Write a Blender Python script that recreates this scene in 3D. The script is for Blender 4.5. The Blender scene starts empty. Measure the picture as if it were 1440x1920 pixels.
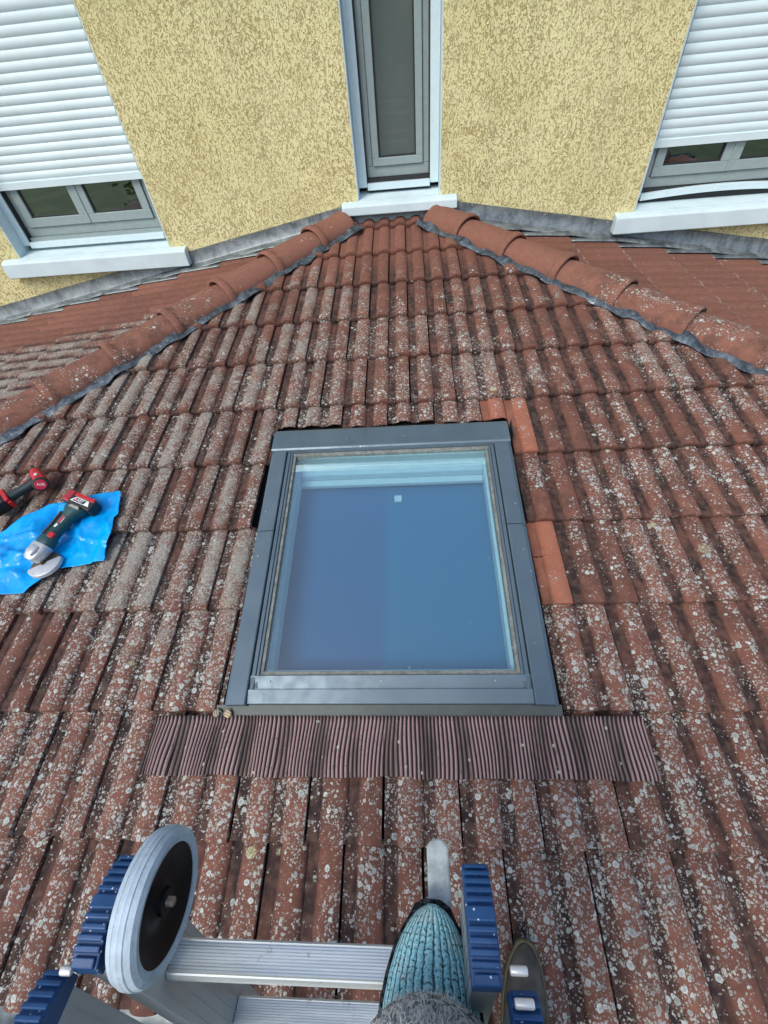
import bpy, bmesh, math, random
from mathutils import Vector, Matrix, noise
sin, cos, pi, rad = math.sin, math.cos, math.pi, math.radians
random.seed(11)
scene = bpy.context.scene
COL = scene.collection

# ------------------------------------------------------------ camera
cd = bpy.data.cameras.new('camera'); cam = bpy.data.objects.new('camera', cd); COL.objects.link(cam)
cd.sensor_fit = 'VERTICAL'; cd.sensor_height = 36.0; cd.lens = 831.6*36/1920
cd.clip_start = 0.02; cd.clip_end = 500
cam.matrix_world = Matrix(((0.99697348, 0.0314036, 0.0711175, 0.1086),
                           (0.02356947, 0.74963496, -0.66143171, -0.1117),
                           (-0.0740835, 0.66110608, 0.74662601, 1.3859), (0, 0, 0, 1)))
scene.camera = cam
# ------------------------------------------------------------ world, sun, exposure
SUN_EL, SUN_AZ = rad(52), rad(215)       # azimuth: clockwise from +Y (behind the viewer, to the left)
w = bpy.data.worlds.new('World'); scene.world = w; w.use_nodes = True
nt = w.node_tree
sky = nt.nodes.new('ShaderNodeTexSky'); sky.sky_type = 'NISHITA'; sky.sun_disc = False
sky.sun_elevation = SUN_EL; sky.sun_rotation = SUN_AZ; sky.air_density = 1.0; sky.dust_density = 2.5; sky.ozone_density = 0.5
nt.links.new(sky.outputs[0], nt.nodes['Background'].inputs[0]); nt.nodes['Background'].inputs[1].default_value = 0.14
sl = bpy.data.lights.new('sun', 'SUN'); sl.energy = 1.15; sl.angle = rad(24); sl.color = (1, 0.97, 0.90)
so = bpy.data.objects.new('sun', sl); COL.objects.link(so)
sd = Vector((sin(SUN_AZ)*cos(SUN_EL), cos(SUN_AZ)*cos(SUN_EL), sin(SUN_EL)))
so.rotation_euler = sd.to_track_quat('Z', 'Y').to_euler(); so.location = (0, -2, 6)
scene.view_settings.view_transform = 'Standard'; scene.view_settings.look = 'None'
scene.view_settings.gamma = 1; scene.view_settings.exposure = 0.68

# ------------------------------------------------------------ helpers
class MB:
    def __init__(s): s.v = []; s.f = []; s.c = []
    def add(s, verts, faces, col=None):
        n = len(s.v); s.v += [tuple(q) for q in verts]
        s.c += ([col]*len(verts) if (col is None or not isinstance(col, list)) else col)
        s.f += [tuple(i+n for i in f) for f in faces]; return s
    def box(s, a, b, M=None, col=None):
        x0, y0, z0 = a; x1, y1, z1 = b
        vs = [Vector(q) for q in ((x0,y0,z0),(x1,y0,z0),(x1,y1,z0),(x0,y1,z0),(x0,y0,z1),(x1,y0,z1),(x1,y1,z1),(x0,y1,z1))]
        if M: vs = [M@q for q in vs]
        return s.add(vs, [(3,2,1,0),(4,5,6,7),(0,1,5,4),(1,2,6,5),(2,3,7,6),(3,0,4,7)], col)
    def prism(s, pts, z0, z1, M=None, col=None):          # polygon in xy extruded in z
        n = len(pts); vs = [Vector((x, y, z0)) for x, y in pts]+[Vector((x, y, z1)) for x, y in pts]
        if M: vs = [M@q for q in vs]
        return s.add(vs, [tuple(range(n))[::-1], tuple(range(n, 2*n))]+[(i, (i+1) % n, n+(i+1) % n, n+i) for i in range(n)], col)
    def lathe(s, prof, M=None, seg=40, a0=0, a1=2*pi, col=None):   # prof: (radius, z) ; revolve about z
        full = abs(a1-a0-2*pi) < 1e-6; m = seg if full else seg+1
        vs = []
        for k in range(m):
            a = a0+(a1-a0)*k/seg
            for r, z in prof: vs.append(Vector((r*cos(a), r*sin(a), z)))
        if M: vs = [M@q for q in vs]
        p = len(prof); fs = []
        for k in range(seg):
            k2 = (k+1) % m
            for i in range(p-1): fs.append((k*p+i, k2*p+i, k2*p+i+1, k*p+i+1))
        return s.add(vs, fs, col)
    def loft(s, rings, close=True, cap=True, cols=None, capend=True):
        n = len(rings[0]); vs = [q for r in rings for q in r]; fs = []
        for i in range(len(rings)-1):
            for k in range(n if close else n-1):
                k2 = (k+1) % n; fs.append((i*n+k, i*n+k2, (i+1)*n+k2, (i+1)*n+k))
        if cap and close: fs.append(tuple(range(n))[::-1])
        if cap and capend and close: fs.append(tuple(range((len(rings)-1)*n, len(rings)*n)))
        return s.add(vs, fs, cols)
    def tube(s, pts, r, seg=10):
        pts = [Vector(q) for q in pts]; rings = []
        for i, q in enumerate(pts):
            t = (pts[min(i+1, len(pts)-1)]-pts[max(i-1, 0)]).normalized()
            a = t.orthogonal().normalized() if i == 0 else (pa-t*pa.dot(t)).normalized()
            pa = a; b = t.cross(a); rr = r[i] if isinstance(r, (list, tuple)) else r
            rings.append([q+a*cos(2*pi*k/seg)*rr+b*sin(2*pi*k/seg)*rr for k in range(seg)])
        return s.loft(rings)
    def grid(s, fn, nu, nv, colfn=None, both=False):
        vs = []; cs = []
        for j in range(nv+1):
            for i in range(nu+1):
                vs.append(fn(i/nu, j/nv))
                if colfn: cs.append(colfn(i/nu, j/nv))
        fs = [(j*(nu+1)+i, j*(nu+1)+i+1, (j+1)*(nu+1)+i+1, (j+1)*(nu+1)+i) for j in range(nv) for i in range(nu)]
        return s.add(vs, fs, cs if colfn else None)
    def build(s, name, mat, parent=None, M=None, smooth=False, bevel=0, label=None, angle=35, solid=0, seg=2):
        me = bpy.data.meshes.new(name); me.from_pydata(s.v, [], s.f); me.update()
        if any(c is not None for c in s.c):
            at = me.color_attributes.new('A', 'FLOAT_COLOR', 'POINT')
            flat = []
            for c in s.c: flat += list(c) if c is not None else [0, 0, 0, 0]
            at.data.foreach_set('color', flat)
        bm = bmesh.new(); bm.from_mesh(me); bmesh.ops.recalc_face_normals(bm, faces=bm.faces[:]) if not getattr(s, 'keep', False) else None
        bm.to_mesh(me); bm.free()
        me.materials.append(mat)
        if smooth:
            me.polygons.foreach_set('use_smooth', [True]*len(me.polygons))
            if angle < 180:
                bm = bmesh.new(); bm.from_mesh(me); ca = rad(angle)
                for e in bm.edges:
                    if len(e.link_faces) == 2 and e.calc_face_angle(0) > ca: e.smooth = False
                bm.to_mesh(me); bm.free()
        o = bpy.data.objects.new(name, me); COL.objects.link(o)
        if parent: o.parent = parent
        if M: o.matrix_local = M
        if solid:
            m = o.modifiers.new('solid', 'SOLIDIFY'); m.thickness = solid; m.offset = 0
        if bevel:
            m = o.modifiers.new('bevel', 'BEVEL'); m.width = bevel; m.segments = seg; m.limit_method = 'ANGLE'; m.angle_limit = rad(40)
            m.harden_normals = False
        if label: o['label'] = label
        return o

def thing(name, label, cat, M=None, group=None, kind=None):
    o = bpy.data.objects.new(name, None); COL.objects.link(o); o.empty_display_size = .1
    if M: o.matrix_world = M
    o['label'] = label; o['category'] = cat
    if group: o['group'] = group
    if kind: o['kind'] = kind
    return o
def struct(o, label=None):
    o['kind'] = 'structure'
    if label: o['label'] = label
    return o

def text_mb(body, size, depth=0.0006):
    cu = bpy.data.curves.new('t', 'FONT'); cu.body = body; cu.size = size; cu.extrude = depth; cu.align_x = 'CENTER'; cu.align_y = 'CENTER'
    o = bpy.data.objects.new('t', cu); COL.objects.link(o)
    dg = bpy.context.evaluated_depsgraph_get(); me = bpy.data.meshes.new_from_object(o.evaluated_get(dg))
    mb = MB(); mb.add([v.co.copy() for v in me.vertices], [tuple(p.vertices) for p in me.polygons])
    bpy.data.objects.remove(o); bpy.data.curves.remove(cu); bpy.data.meshes.remove(me)
    return mb
def xf(mb, M): mb.v = [tuple(M@Vector(q)) for q in mb.v]; return mb

# ------------------------------------------------------------ node helpers
class NT:
    def __init__(s, name):
        s.m = bpy.data.materials.new(name); s.m.use_nodes = True; s.t = s.m.node_tree
        s.b = s.t.nodes['Principled BSDF']; s.out = s.t.nodes['Material Output']
        s.co = s.t.nodes.new('ShaderNodeTexCoord').outputs['Object']
    def n(s, typ, **kw):
        nd = s.t.nodes.new(typ)
        for k, v in kw.items(): setattr(nd, k, v)
        return nd
    def link(s, a, b):
        if isinstance(a, (int, float)): b.default_value = a
        elif isinstance(a, (tuple, list)): b.default_value = (*a, 1) if len(a) == 3 and b.type == 'RGBA' else a
        else: s.t.links.new(a, b)
    def math(s, op, a, b=0, c=0, clamp=False):
        nd = s.n('ShaderNodeMath', operation=op, use_clamp=clamp)
        s.link(a, nd.inputs[0]); s.link(b, nd.inputs[1]); s.link(c, nd.inputs[2]); return nd.outputs[0]
    def mix(s, f, a, b, mode='MIX'):
        nd = s.n('ShaderNodeMix', data_type='RGBA', blend_type=mode); s.link(f, nd.inputs[0]); s.link(a, nd.inputs[6]); s.link(b, nd.inputs[7]); return nd.outputs[2]
    def ramp(s, x, a, b, lo=0., hi=1.):
        nd = s.n('ShaderNodeMapRange', interpolation_type='SMOOTHSTEP'); s.link(x, nd.inputs[0]); s.link(a, nd.inputs[1]); s.link(b, nd.inputs[2]); s.link(lo, nd.inputs[3]); s.link(hi, nd.inputs[4]); return nd.outputs[0]
    def noise(s, scale, detail=3, rough=.55, vec=None, dist=0, color=False, dim='3D'):
        nd = s.n('ShaderNodeTexNoise'); nd.inputs['Scale'].default_value = scale; nd.inputs['Detail'].default_value = detail
        nd.inputs['Roughness'].default_value = rough; nd.inputs['Distortion'].default_value = dist
        s.link(vec if vec is not None else s.co, nd.inputs['Vector']); return nd.outputs['Color' if color else 'Fac']
    def voro(s, scale, vec=None, rnd=1.0):
        nd = s.n('ShaderNodeTexVoronoi'); nd.inputs['Scale'].default_value = scale; nd.inputs['Randomness'].default_value = rnd
        s.link(vec if vec is not None else s.co, nd.inputs['Vector']); return nd
    def mapping(s, sc=(1, 1, 1), loc=(0, 0, 0), rot=(0, 0, 0), vec=None):
        nd = s.n('ShaderNodeMapping'); s.link(vec if vec is not None else s.co, nd.inputs[0])
        nd.inputs[1].default_value = loc; nd.inputs[2].default_value = rot; nd.inputs[3].default_value = sc; return nd.outputs[0]
    def sep(s, v):
        nd = s.n('ShaderNodeSeparateXYZ'); s.link(v, nd.inputs[0]); return nd.outputs
    def bump(s, h, strength=.5, dist=.002, prev=None):
        nd = s.n('ShaderNodeBump'); nd.inputs['Strength'].default_value = strength; nd.inputs['Distance'].default_value = dist
        s.link(h, nd.inputs['Height'])
        if prev is not None: s.link(prev, nd.inputs['Normal'])
        s.link(nd.outputs[0], s.b.inputs['Normal']); return nd.outputs[0]
    def set(s, col=None, rough=None, metal=None, spec=None, coat=None):
        if col is not None: s.link(col, s.b.inputs['Base Color'])
        if rough is not None: s.link(rough, s.b.inputs['Roughness'])
        if metal is not None: s.link(metal, s.b.inputs['Metallic'])
        if spec is not None: s.link(spec, s.b.inputs['Specular IOR Level'])
        if coat is not None: s.link(coat, s.b.inputs['Coat Weight'])
        return s
def vadd(t, a, b):
    nd = t.n('ShaderNodeVectorMath', operation='ADD'); t.link(a, nd.inputs[0]); t.link(b, nd.inputs[1]); return nd.outputs[0]
def vscale(t, a, k):
    nd = t.n('ShaderNodeVectorMath', operation='SCALE'); t.link(a, nd.inputs[0]); nd.inputs['Scale'].default_value = k; return nd.outputs[0]

def simple(name, col, rough=.6, metal=0, var=.08, nscale=30, bump=.15, bscale=200, bdist=.0006, spec=.5, dirt=0.0, dcol=(.05, .045, .04), coat=0):
    t = NT(name); nz = t.noise(nscale, 4)
    c1 = tuple(x*(1-var) for x in col); c2 = tuple(min(1, x*(1+var)) for x in col)
    c = t.mix(t.ramp(nz, .3, .7), c1, c2)
    if dirt:
        d = t.noise(nscale*2.3, 6, .7); c = t.mix(t.ramp(d, .56, .72, 0, dirt), c, dcol)
    t.set(c, rough, metal, spec, coat)
    if bump: t.bump(t.noise(bscale, 3), bump, bdist)
    return t.m

# ---- clay tile with lichen; attribute A: R lichen amount, G profile height, B per tile random, A grey crust
def tile_material(name, spots=True, base1=(.128, .056, .042), base2=(.250, .110, .077)):
    t = NT(name)
    a = t.n('ShaderNodeAttribute', attribute_name='A'); sc = t.n('ShaderNodeSeparateColor'); t.link(a.outputs['Color'], sc.inputs[0])
    dens, prof, rnd, crust = sc.outputs[0], sc.outputs[1], sc.outputs[2], a.outputs['Alpha']
    big = t.noise(5, 3); med = t.noise(38, 5, .65); fine = t.noise(320, 3, .7)
    c = t.mix(t.math('ADD', t.math('MULTIPLY', rnd, .55), t.ramp(med, .3, .75, 0, .45)), base1, base2)
    c = t.mix(t.ramp(fine, .45, .8, 0, .35), c, (.10, .045, .035))
    c = t.mix(t.ramp(t.noise(75, 6, .75), .50, .70, 0, .38), c, (.30, .19, .145))
    # brown-black weathering in patches
    wz = t.noise(13, 6, .7)
    old = t.ramp(dens, .0, .45)
    c = t.mix(t.math('MULTIPLY', t.ramp(wz, .40, .66), t.math('MULTIPLY', old, .70)), c, (.085, .048, .038))
    # black growth along the channels
    strk = t.noise(1, 5, .65, vec=t.mapping((75, 16, 16)))
    vm = t.ramp(t.math('ADD', prof, t.math('MULTIPLY', t.math('SUBTRACT', strk, .5), .95)), .60, .10)
    vm = t.math('MULTIPLY', vm, t.ramp(old, 0, .8, .15, 1.0)); vm = t.math('MULTIPLY', vm, t.ramp(t.noise(1, 4, .6, vec=t.mapping((30, 9, 9), loc=(3, 1, 0))), .30, .62, .42, .95))
    c = t.mix(vm, c, t.mix(t.ramp(t.noise(45, 4), .4, .65), (.022, .017, .018), (.075, .052, .043)))
    if spots:
        gate = t.noise(11, 4, .6); gate2 = t.noise(4.2, 2)
        g = t.math('ADD', t.math('MULTIPLY', gate, 2.3), t.math('MULTIPLY', gate2, 1.0))         # ~1.2
        g = t.math('ADD', g, t.math('MULTIPLY', t.math('SUBTRACT', prof, .6), .42))
        g = t.math('ADD', g, t.math('MULTIPLY', rnd, .28))
        thr = t.math('SUBTRACT', 2.50, t.math('MULTIPLY', dens, 1.25))
        amt = t.ramp(t.math('SUBTRACT', g, thr), -.35, .55)                                        # 0..1 local cover
        amt = t.math('MULTIPLY', amt, t.ramp(dens, .0, .12))
        wob = vscale(t, t.noise(160, 3, color=True), .0055)
        vec = vadd(t, t.co, wob)
        total = None; hsum = None
        for scale, rmax, cA, cB in ((210, .62, (.54, .56, .52), (.28, .28, .26)), (110, .60, (.55, .57, .52), (.29, .30, .28)), (60, .54, (.60, .66, .62), (.32, .36, .35))):
            v = t.voro(scale, vec); vs = t.n('ShaderNodeSeparateColor'); t.link(v.outputs['Color'], vs.inputs[0])
            r = t.math('MULTIPLY', t.math('ADD', t.math('MULTIPLY', t.math('POWER', vs.outputs[0], 1.7), .78), .22), rmax)
            on = t.ramp(t.math('SUBTRACT', t.math('MULTIPLY', amt, 1.0 if scale > 100 else .70), vs.outputs[1]), -.01, .03)
            mk = t.math('MULTIPLY', t.ramp(t.math('SUBTRACT', r, v.outputs['Distance']), -.02, .10), on)
            lc = t.mix(vs.outputs[2], cA, cB)
            ring = t.ramp(t.math('DIVIDE', v.outputs['Distance'], r), .15, .9, .62, 1.12)
            hs = t.n('ShaderNodeHueSaturation'); t.link(lc, hs.inputs['Color']); t.link(ring, hs.inputs['Value'])
            lc = t.mix(t.ramp(t.noise(420, 2), .35, .7, 0, .45), hs.outputs[0], (.20, .19, .17))
            c = t.mix(t.math('MULTIPLY', mk, .93), c, lc)
            total = mk if total is None else t.math('MAXIMUM', total, mk)
        # continuous grey crust
        cz = t.math('ADD', t.noise(9, 5, .65), t.math('MULTIPLY', prof, .24))
        cz = t.math('ADD', cz, t.math('MULTIPLY', t.noise(140, 4, .75), .55))
        cz = t.math('ADD', cz, t.math('MULTIPLY', rnd, .10))
        vg = t.voro(330, vec); vgs = t.n('ShaderNodeSeparateColor'); t.link(vg.outputs['Color'], vgs.inputs[0])
        cz = t.math('ADD', cz, t.math('MULTIPLY', t.math('SUBTRACT', vgs.outputs[0], .5), .30))
        cm = t.math('MULTIPLY', t.ramp(cz, t.math('SUBTRACT', 1.33, t.math('MULTIPLY', crust, .34)), t.math('SUBTRACT', 1.41, t.math('MULTIPLY', crust, .30))), t.ramp(crust, .02, .2, 0, .92))
        cc = t.mix(t.math('ADD', t.ramp(t.noise(230, 4, .8), .36, .64, 0, .6), t.math('MULTIPLY', vgs.outputs[1], .45)), (.075, .070, .062), (.42, .41, .37))
        cc = t.mix(t.ramp(t.noise(22, 3), .55, .72, 0, .55), cc, (.27, .26, .17))
        c = t.mix(cm, c, cc); total = t.math('MAXIMUM', total, cm)
        # rare yellow-green rosettes and moss
        v = t.voro(15, vec); vs = t.n('ShaderNodeSeparateColor'); t.link(v.outputs['Color'], vs.inputs[0])
        ry = t.math('MULTIPLY', t.math('ADD', vs.outputs[1], .3), .26)
        mk = t.math('MULTIPLY', t.ramp(t.math('SUBTRACT', ry, v.outputs['Distance']), 0, .06), t.math('MULTIPLY', t.math('GREATER_THAN', vs.outputs[0], .93), t.ramp(dens, .5, .7)))
        c = t.mix(mk, c, t.mix(t.ramp(t.noise(260, 3), .4, .6), (.22, .19, .075), (.44, .47, .36)))
        total = t.math('MAXIMUM', total, mk)
        hgt = t.math('ADD', t.math('MULTIPLY', total, .8), t.math('MULTIPLY', fine, .35))
    else:
        hgt = t.math('MULTIPLY', fine, .5)
    t.set(c, .93, 0, .25); t.bump(hgt, .75, .0013)
    return t.m
M_TILE = tile_material('lichened_clay')
M_CLEAN = tile_material('clean_clay', base1=(.28, .105, .066), base2=(.36, .142, .09))
M_CAP = tile_material('ridge_clay', base1=(.185, .084, .060), base2=(.255, .117, .084))

# ---- flattened roughcast render
def stucco():
    t = NT('yellow_roughcast')
    wob = vscale(t, t.noise(70, 2, color=True), .010)
    vec = t.mapping((1.15, 1, .72), rot=(0, rad(28), 0), vec=vadd(t, t.co, wob))
    n1 = t.noise(88, 3.0, .62, vec=vec, dist=1.3)
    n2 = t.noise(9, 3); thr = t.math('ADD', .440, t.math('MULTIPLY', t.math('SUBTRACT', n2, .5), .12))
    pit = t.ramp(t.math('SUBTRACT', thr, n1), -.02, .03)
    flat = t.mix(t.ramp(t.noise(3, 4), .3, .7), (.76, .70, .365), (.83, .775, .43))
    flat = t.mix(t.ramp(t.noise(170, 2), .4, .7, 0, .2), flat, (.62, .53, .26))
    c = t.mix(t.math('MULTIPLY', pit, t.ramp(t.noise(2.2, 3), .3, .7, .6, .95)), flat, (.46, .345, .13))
    c = t.mix(t.ramp(t.noise(1, 5, .65, vec=t.mapping((9, 9, .9))), .52, .75, 0, .22), c, (.40, .37, .22))
    t.set(c, .9, 0, .2); t.bump(t.math('ADD', t.math('SUBTRACT', 1, pit), t.math('MULTIPLY', n1, 1.5)), 1, .004)
    return t.m
M_STUCCO = stucco()

def white_paint(name, col=(.70, .74, .76), dirty=.25):
    t = NT(name); c = t.mix(t.ramp(t.noise(7, 5), .35, .7), col, tuple(x*.9 for x in col))
    c = t.mix(t.ramp(t.noise(55, 6, .75), .58, .76, 0, dirty), c, (.34, .35, .34))
    t.set(c, .7, 0, .3); t.bump(t.noise(260, 3), .3, .0008); return t.m
M_CONCRETE = white_paint('painted_concrete', col=(.58, .71, .74))
M_PVC = simple('white_plastic', (.60, .74, .78), .35, var=.03, bump=.03, dirt=.12, dcol=(.4, .42, .42))
M_SHUT = simple('shutter_white', (.62, .75, .77), .45, var=.03, nscale=4, bump=.12, bscale=500, bdist=.0004, dirt=.22, dcol=(.42, .48, .47))
M_FRAME = simple('pale_grey_frame', (.28, .35, .35), .45, var=.05, bump=.03, dirt=.15)
M_DARKGAP = simple('black_gap', (.012, .013, .013), .8, bump=0)

def zinc():
    t = NT('weathered_zinc'); n = t.noise(12, 6, .7); c = t.mix(t.ramp(n, .35, .65), (.13, .155, .165), (.26, .30, .31))
    c = t.mix(t.ramp(t.noise(60, 5, .7), .55, .75, 0, .6), c, (.40, .43, .42))
    c = t.mix(t.ramp(t.noise(1, 4, vec=t.mapping((30, 30, 3))), .5, .7, 0, .5), c, (.07, .085, .09))
    t.set(c, t.ramp(n, .3, .7, .38, .6), .55, .5); t.bump(t.noise(30, 4), .3, .003); return t.m
M_ZINC = zinc()
def lead():
    t = NT('dark_lead'); n = t.noise(30, 5, .7); c = t.mix(t.ramp(n, .35, .7), (.04, .055, .07), (.15, .19, .225))
    c = t.mix(t.ramp(t.noise(40, 5, .7), .60, .70, 0, .8), c, (.42, .50, .55))
    t.set(c, .5, .5); t.bump(t.noise(160, 3), .5, .002); return t.m
M_LEAD = lead()
def apron():
    t = NT('mauve_pleats'); a = t.n('ShaderNodeAttribute', attribute_name='A'); sc = t.n('ShaderNodeSeparateColor'); t.link(a.outputs['Color'], sc.inputs[0])
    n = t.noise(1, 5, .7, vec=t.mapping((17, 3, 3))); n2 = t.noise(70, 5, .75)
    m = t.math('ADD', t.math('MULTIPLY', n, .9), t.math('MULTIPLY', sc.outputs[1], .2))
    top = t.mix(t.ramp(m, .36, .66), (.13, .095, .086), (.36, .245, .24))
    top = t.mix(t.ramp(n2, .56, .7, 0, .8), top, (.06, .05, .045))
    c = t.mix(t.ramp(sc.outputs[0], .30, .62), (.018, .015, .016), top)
    v = t.voro(48); vs = t.n('ShaderNodeSeparateColor'); t.link(v.outputs['Color'], vs.inputs[0])
    mk = t.math('MULTIPLY', t.math('LESS_THAN', v.outputs['Distance'], .22), t.math('GREATER_THAN', vs.outputs[0], .94))
    c = t.mix(mk, c, (.42, .44, .36))
    t.set(c, .75, 0, .3); t.bump(n2, .5, .001); return t.m
M_APRON = apron()
def cladding():
    t = NT('grey_blue_aluminium'); n = t.noise(6, 4); c = t.mix(t.ramp(n, .3, .7), (.095, .140, .175), (.115, .165, .205))
    c = t.mix(t.ramp(t.noise(40, 6, .75), .60, .8, 0, .35), c, (.08, .09, .095))
    v = t.voro(70); vs = t.n('ShaderNodeSeparateColor'); t.link(v.outputs['Color'], vs.inputs[0])
    mk = t.math('MULTIPLY', t.math('LESS_THAN', v.outputs['Distance'], .14), t.math('GREATER_THAN', vs.outputs[0], .985))
    c = t.mix(mk, c, (.5, .55, .55))
    t.set(c, t.ramp(t.noise(25, 5), .3, .7, .34, .5), .35, .5); t.bump(t.noise(8, 3), .08, .003); return t.m
M_CLAD = cladding()
M_GASKET = simple('weathered_gasket', (.17, .185, .17), .8, var=.3, nscale=60, bump=.5, bscale=120, bdist=.002, dirt=.7, dcol=(.12, .13, .11))
M_BLACKRUB = simple('black_rubber', (.02, .022, .023), .6, bump=.1)
M_SCREW = simple('zinc_screw', (.5, .52, .54), .35, metal=.8, bump=0)

def glass(name, ior=1.5, boost=1.7, dust=.05, tint=(.8, .93, .97)):
    t = NT(name); t.t.nodes.remove(t.b)
    fr = t.n('ShaderNodeFresnel'); fr.inputs[0].default_value = ior
    gl = t.n('ShaderNodeBsdfGlossy'); gl.inputs['Roughness'].default_value = .015; gl.inputs[0].default_value = (.93, .97, 1, 1)
    tr = t.n('ShaderNodeBsdfTransparent'); tr.inputs[0].default_value = (*tint, 1)
    df = t.n('ShaderNodeBsdfDiffuse'); df.inputs[0].default_value = (.45, .5, .5, 1)
    m1 = t.n('ShaderNodeMixShader'); t.link(t.math('MULTIPLY', fr.outputs[0], boost, clamp=True), m1.inputs[0])
    t.t.links.new(tr.outputs[0], m1.inputs[1]); t.t.links.new(gl.outputs[0], m1.inputs[2])
    m2 = t.n('ShaderNodeMixShader'); dz = t.ramp(t.noise(120, 4, .7), .3, .8, dust*.7, dust*1.3)
    v = t.voro(26); vs = t.n('ShaderNodeSeparateColor'); t.link(v.outputs['Color'], vs.inputs[0])
    mk = t.math('MULTIPLY', t.math('LESS_THAN', v.outputs['Distance'], .06), t.math('GREATER_THAN', vs.outputs[0], .93))
    t.link(t.math('MAXIMUM', dz, t.math('MULTIPLY', mk, .7 if dust > .02 else 0)), m2.inputs[0])
    t.t.links.new(m1.outputs[0], m2.inputs[1]); t.t.links.new(df.outputs[0], m2.inputs[2])
    t.t.links.new(m2.outputs[0], t.out.inputs[0]); return t.m
M_GLASS = glass('roof_glass', dust=.055)
M_WGLASS = glass('window_glass', dust=.008, boost=5.5, tint=(.7, .75, .72))
M_SCREEN = glass('screened_glass', dust=.14, boost=.5, tint=(.8, .85, .82))
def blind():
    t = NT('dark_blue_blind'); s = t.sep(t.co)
    side = t.ramp(s[0], -.03, .01)  # soft left-right split of a glass reflection, painted into the blind colour
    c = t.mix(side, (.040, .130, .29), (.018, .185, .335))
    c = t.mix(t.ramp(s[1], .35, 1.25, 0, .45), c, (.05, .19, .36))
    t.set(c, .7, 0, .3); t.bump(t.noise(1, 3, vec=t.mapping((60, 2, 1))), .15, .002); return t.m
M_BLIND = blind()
M_INNER = simple('white_inner_reveal', (.72, .80, .80), .5, bump=0, var=.04)
M_DARKROOM = simple('dark_interior', (.035, .038, .036), .9, bump=0, var=.2, nscale=3)
M_CURTAIN = simple('grey_green_curtain', (.20, .25, .24), .85, var=.05, nscale=2, bump=.2, bscale=400)
M_UNDER = simple('black_underlay', (.012, .010, .010), .95, bump=0)

# ------------------------------------------------------------ geometry constants
TH = 0.1602; T1 = math.tan(TH); PHI = math.atan(.1733); T2 = .1733
W, E = .2, .3132
YW = 3.1701
U_ = Vector((1, 0, 0)); V_ = Vector((0, cos(TH), sin(TH))); N_ = Vector((0, -sin(TH), cos(TH)))
MF = Matrix(((1, 0, 0, 0), (0, cos(TH), -sin(TH), 0), (0, sin(TH), cos(TH), 0), (0, 0, 0, 1)))   # front slope frame (u, v, h)
def F(u, v, h=0): return U_*u+V_*v+N_*h
HX0, HD = .25, .945                       # hip line in plan: |x| = HX0 + HD*(YW-y)
def zside(x): return .555-T2*abs(x)

house = thing('house', 'yellow roughcast house with red clay tiled roof, white roller shutters and a roof window', 'house')

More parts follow.
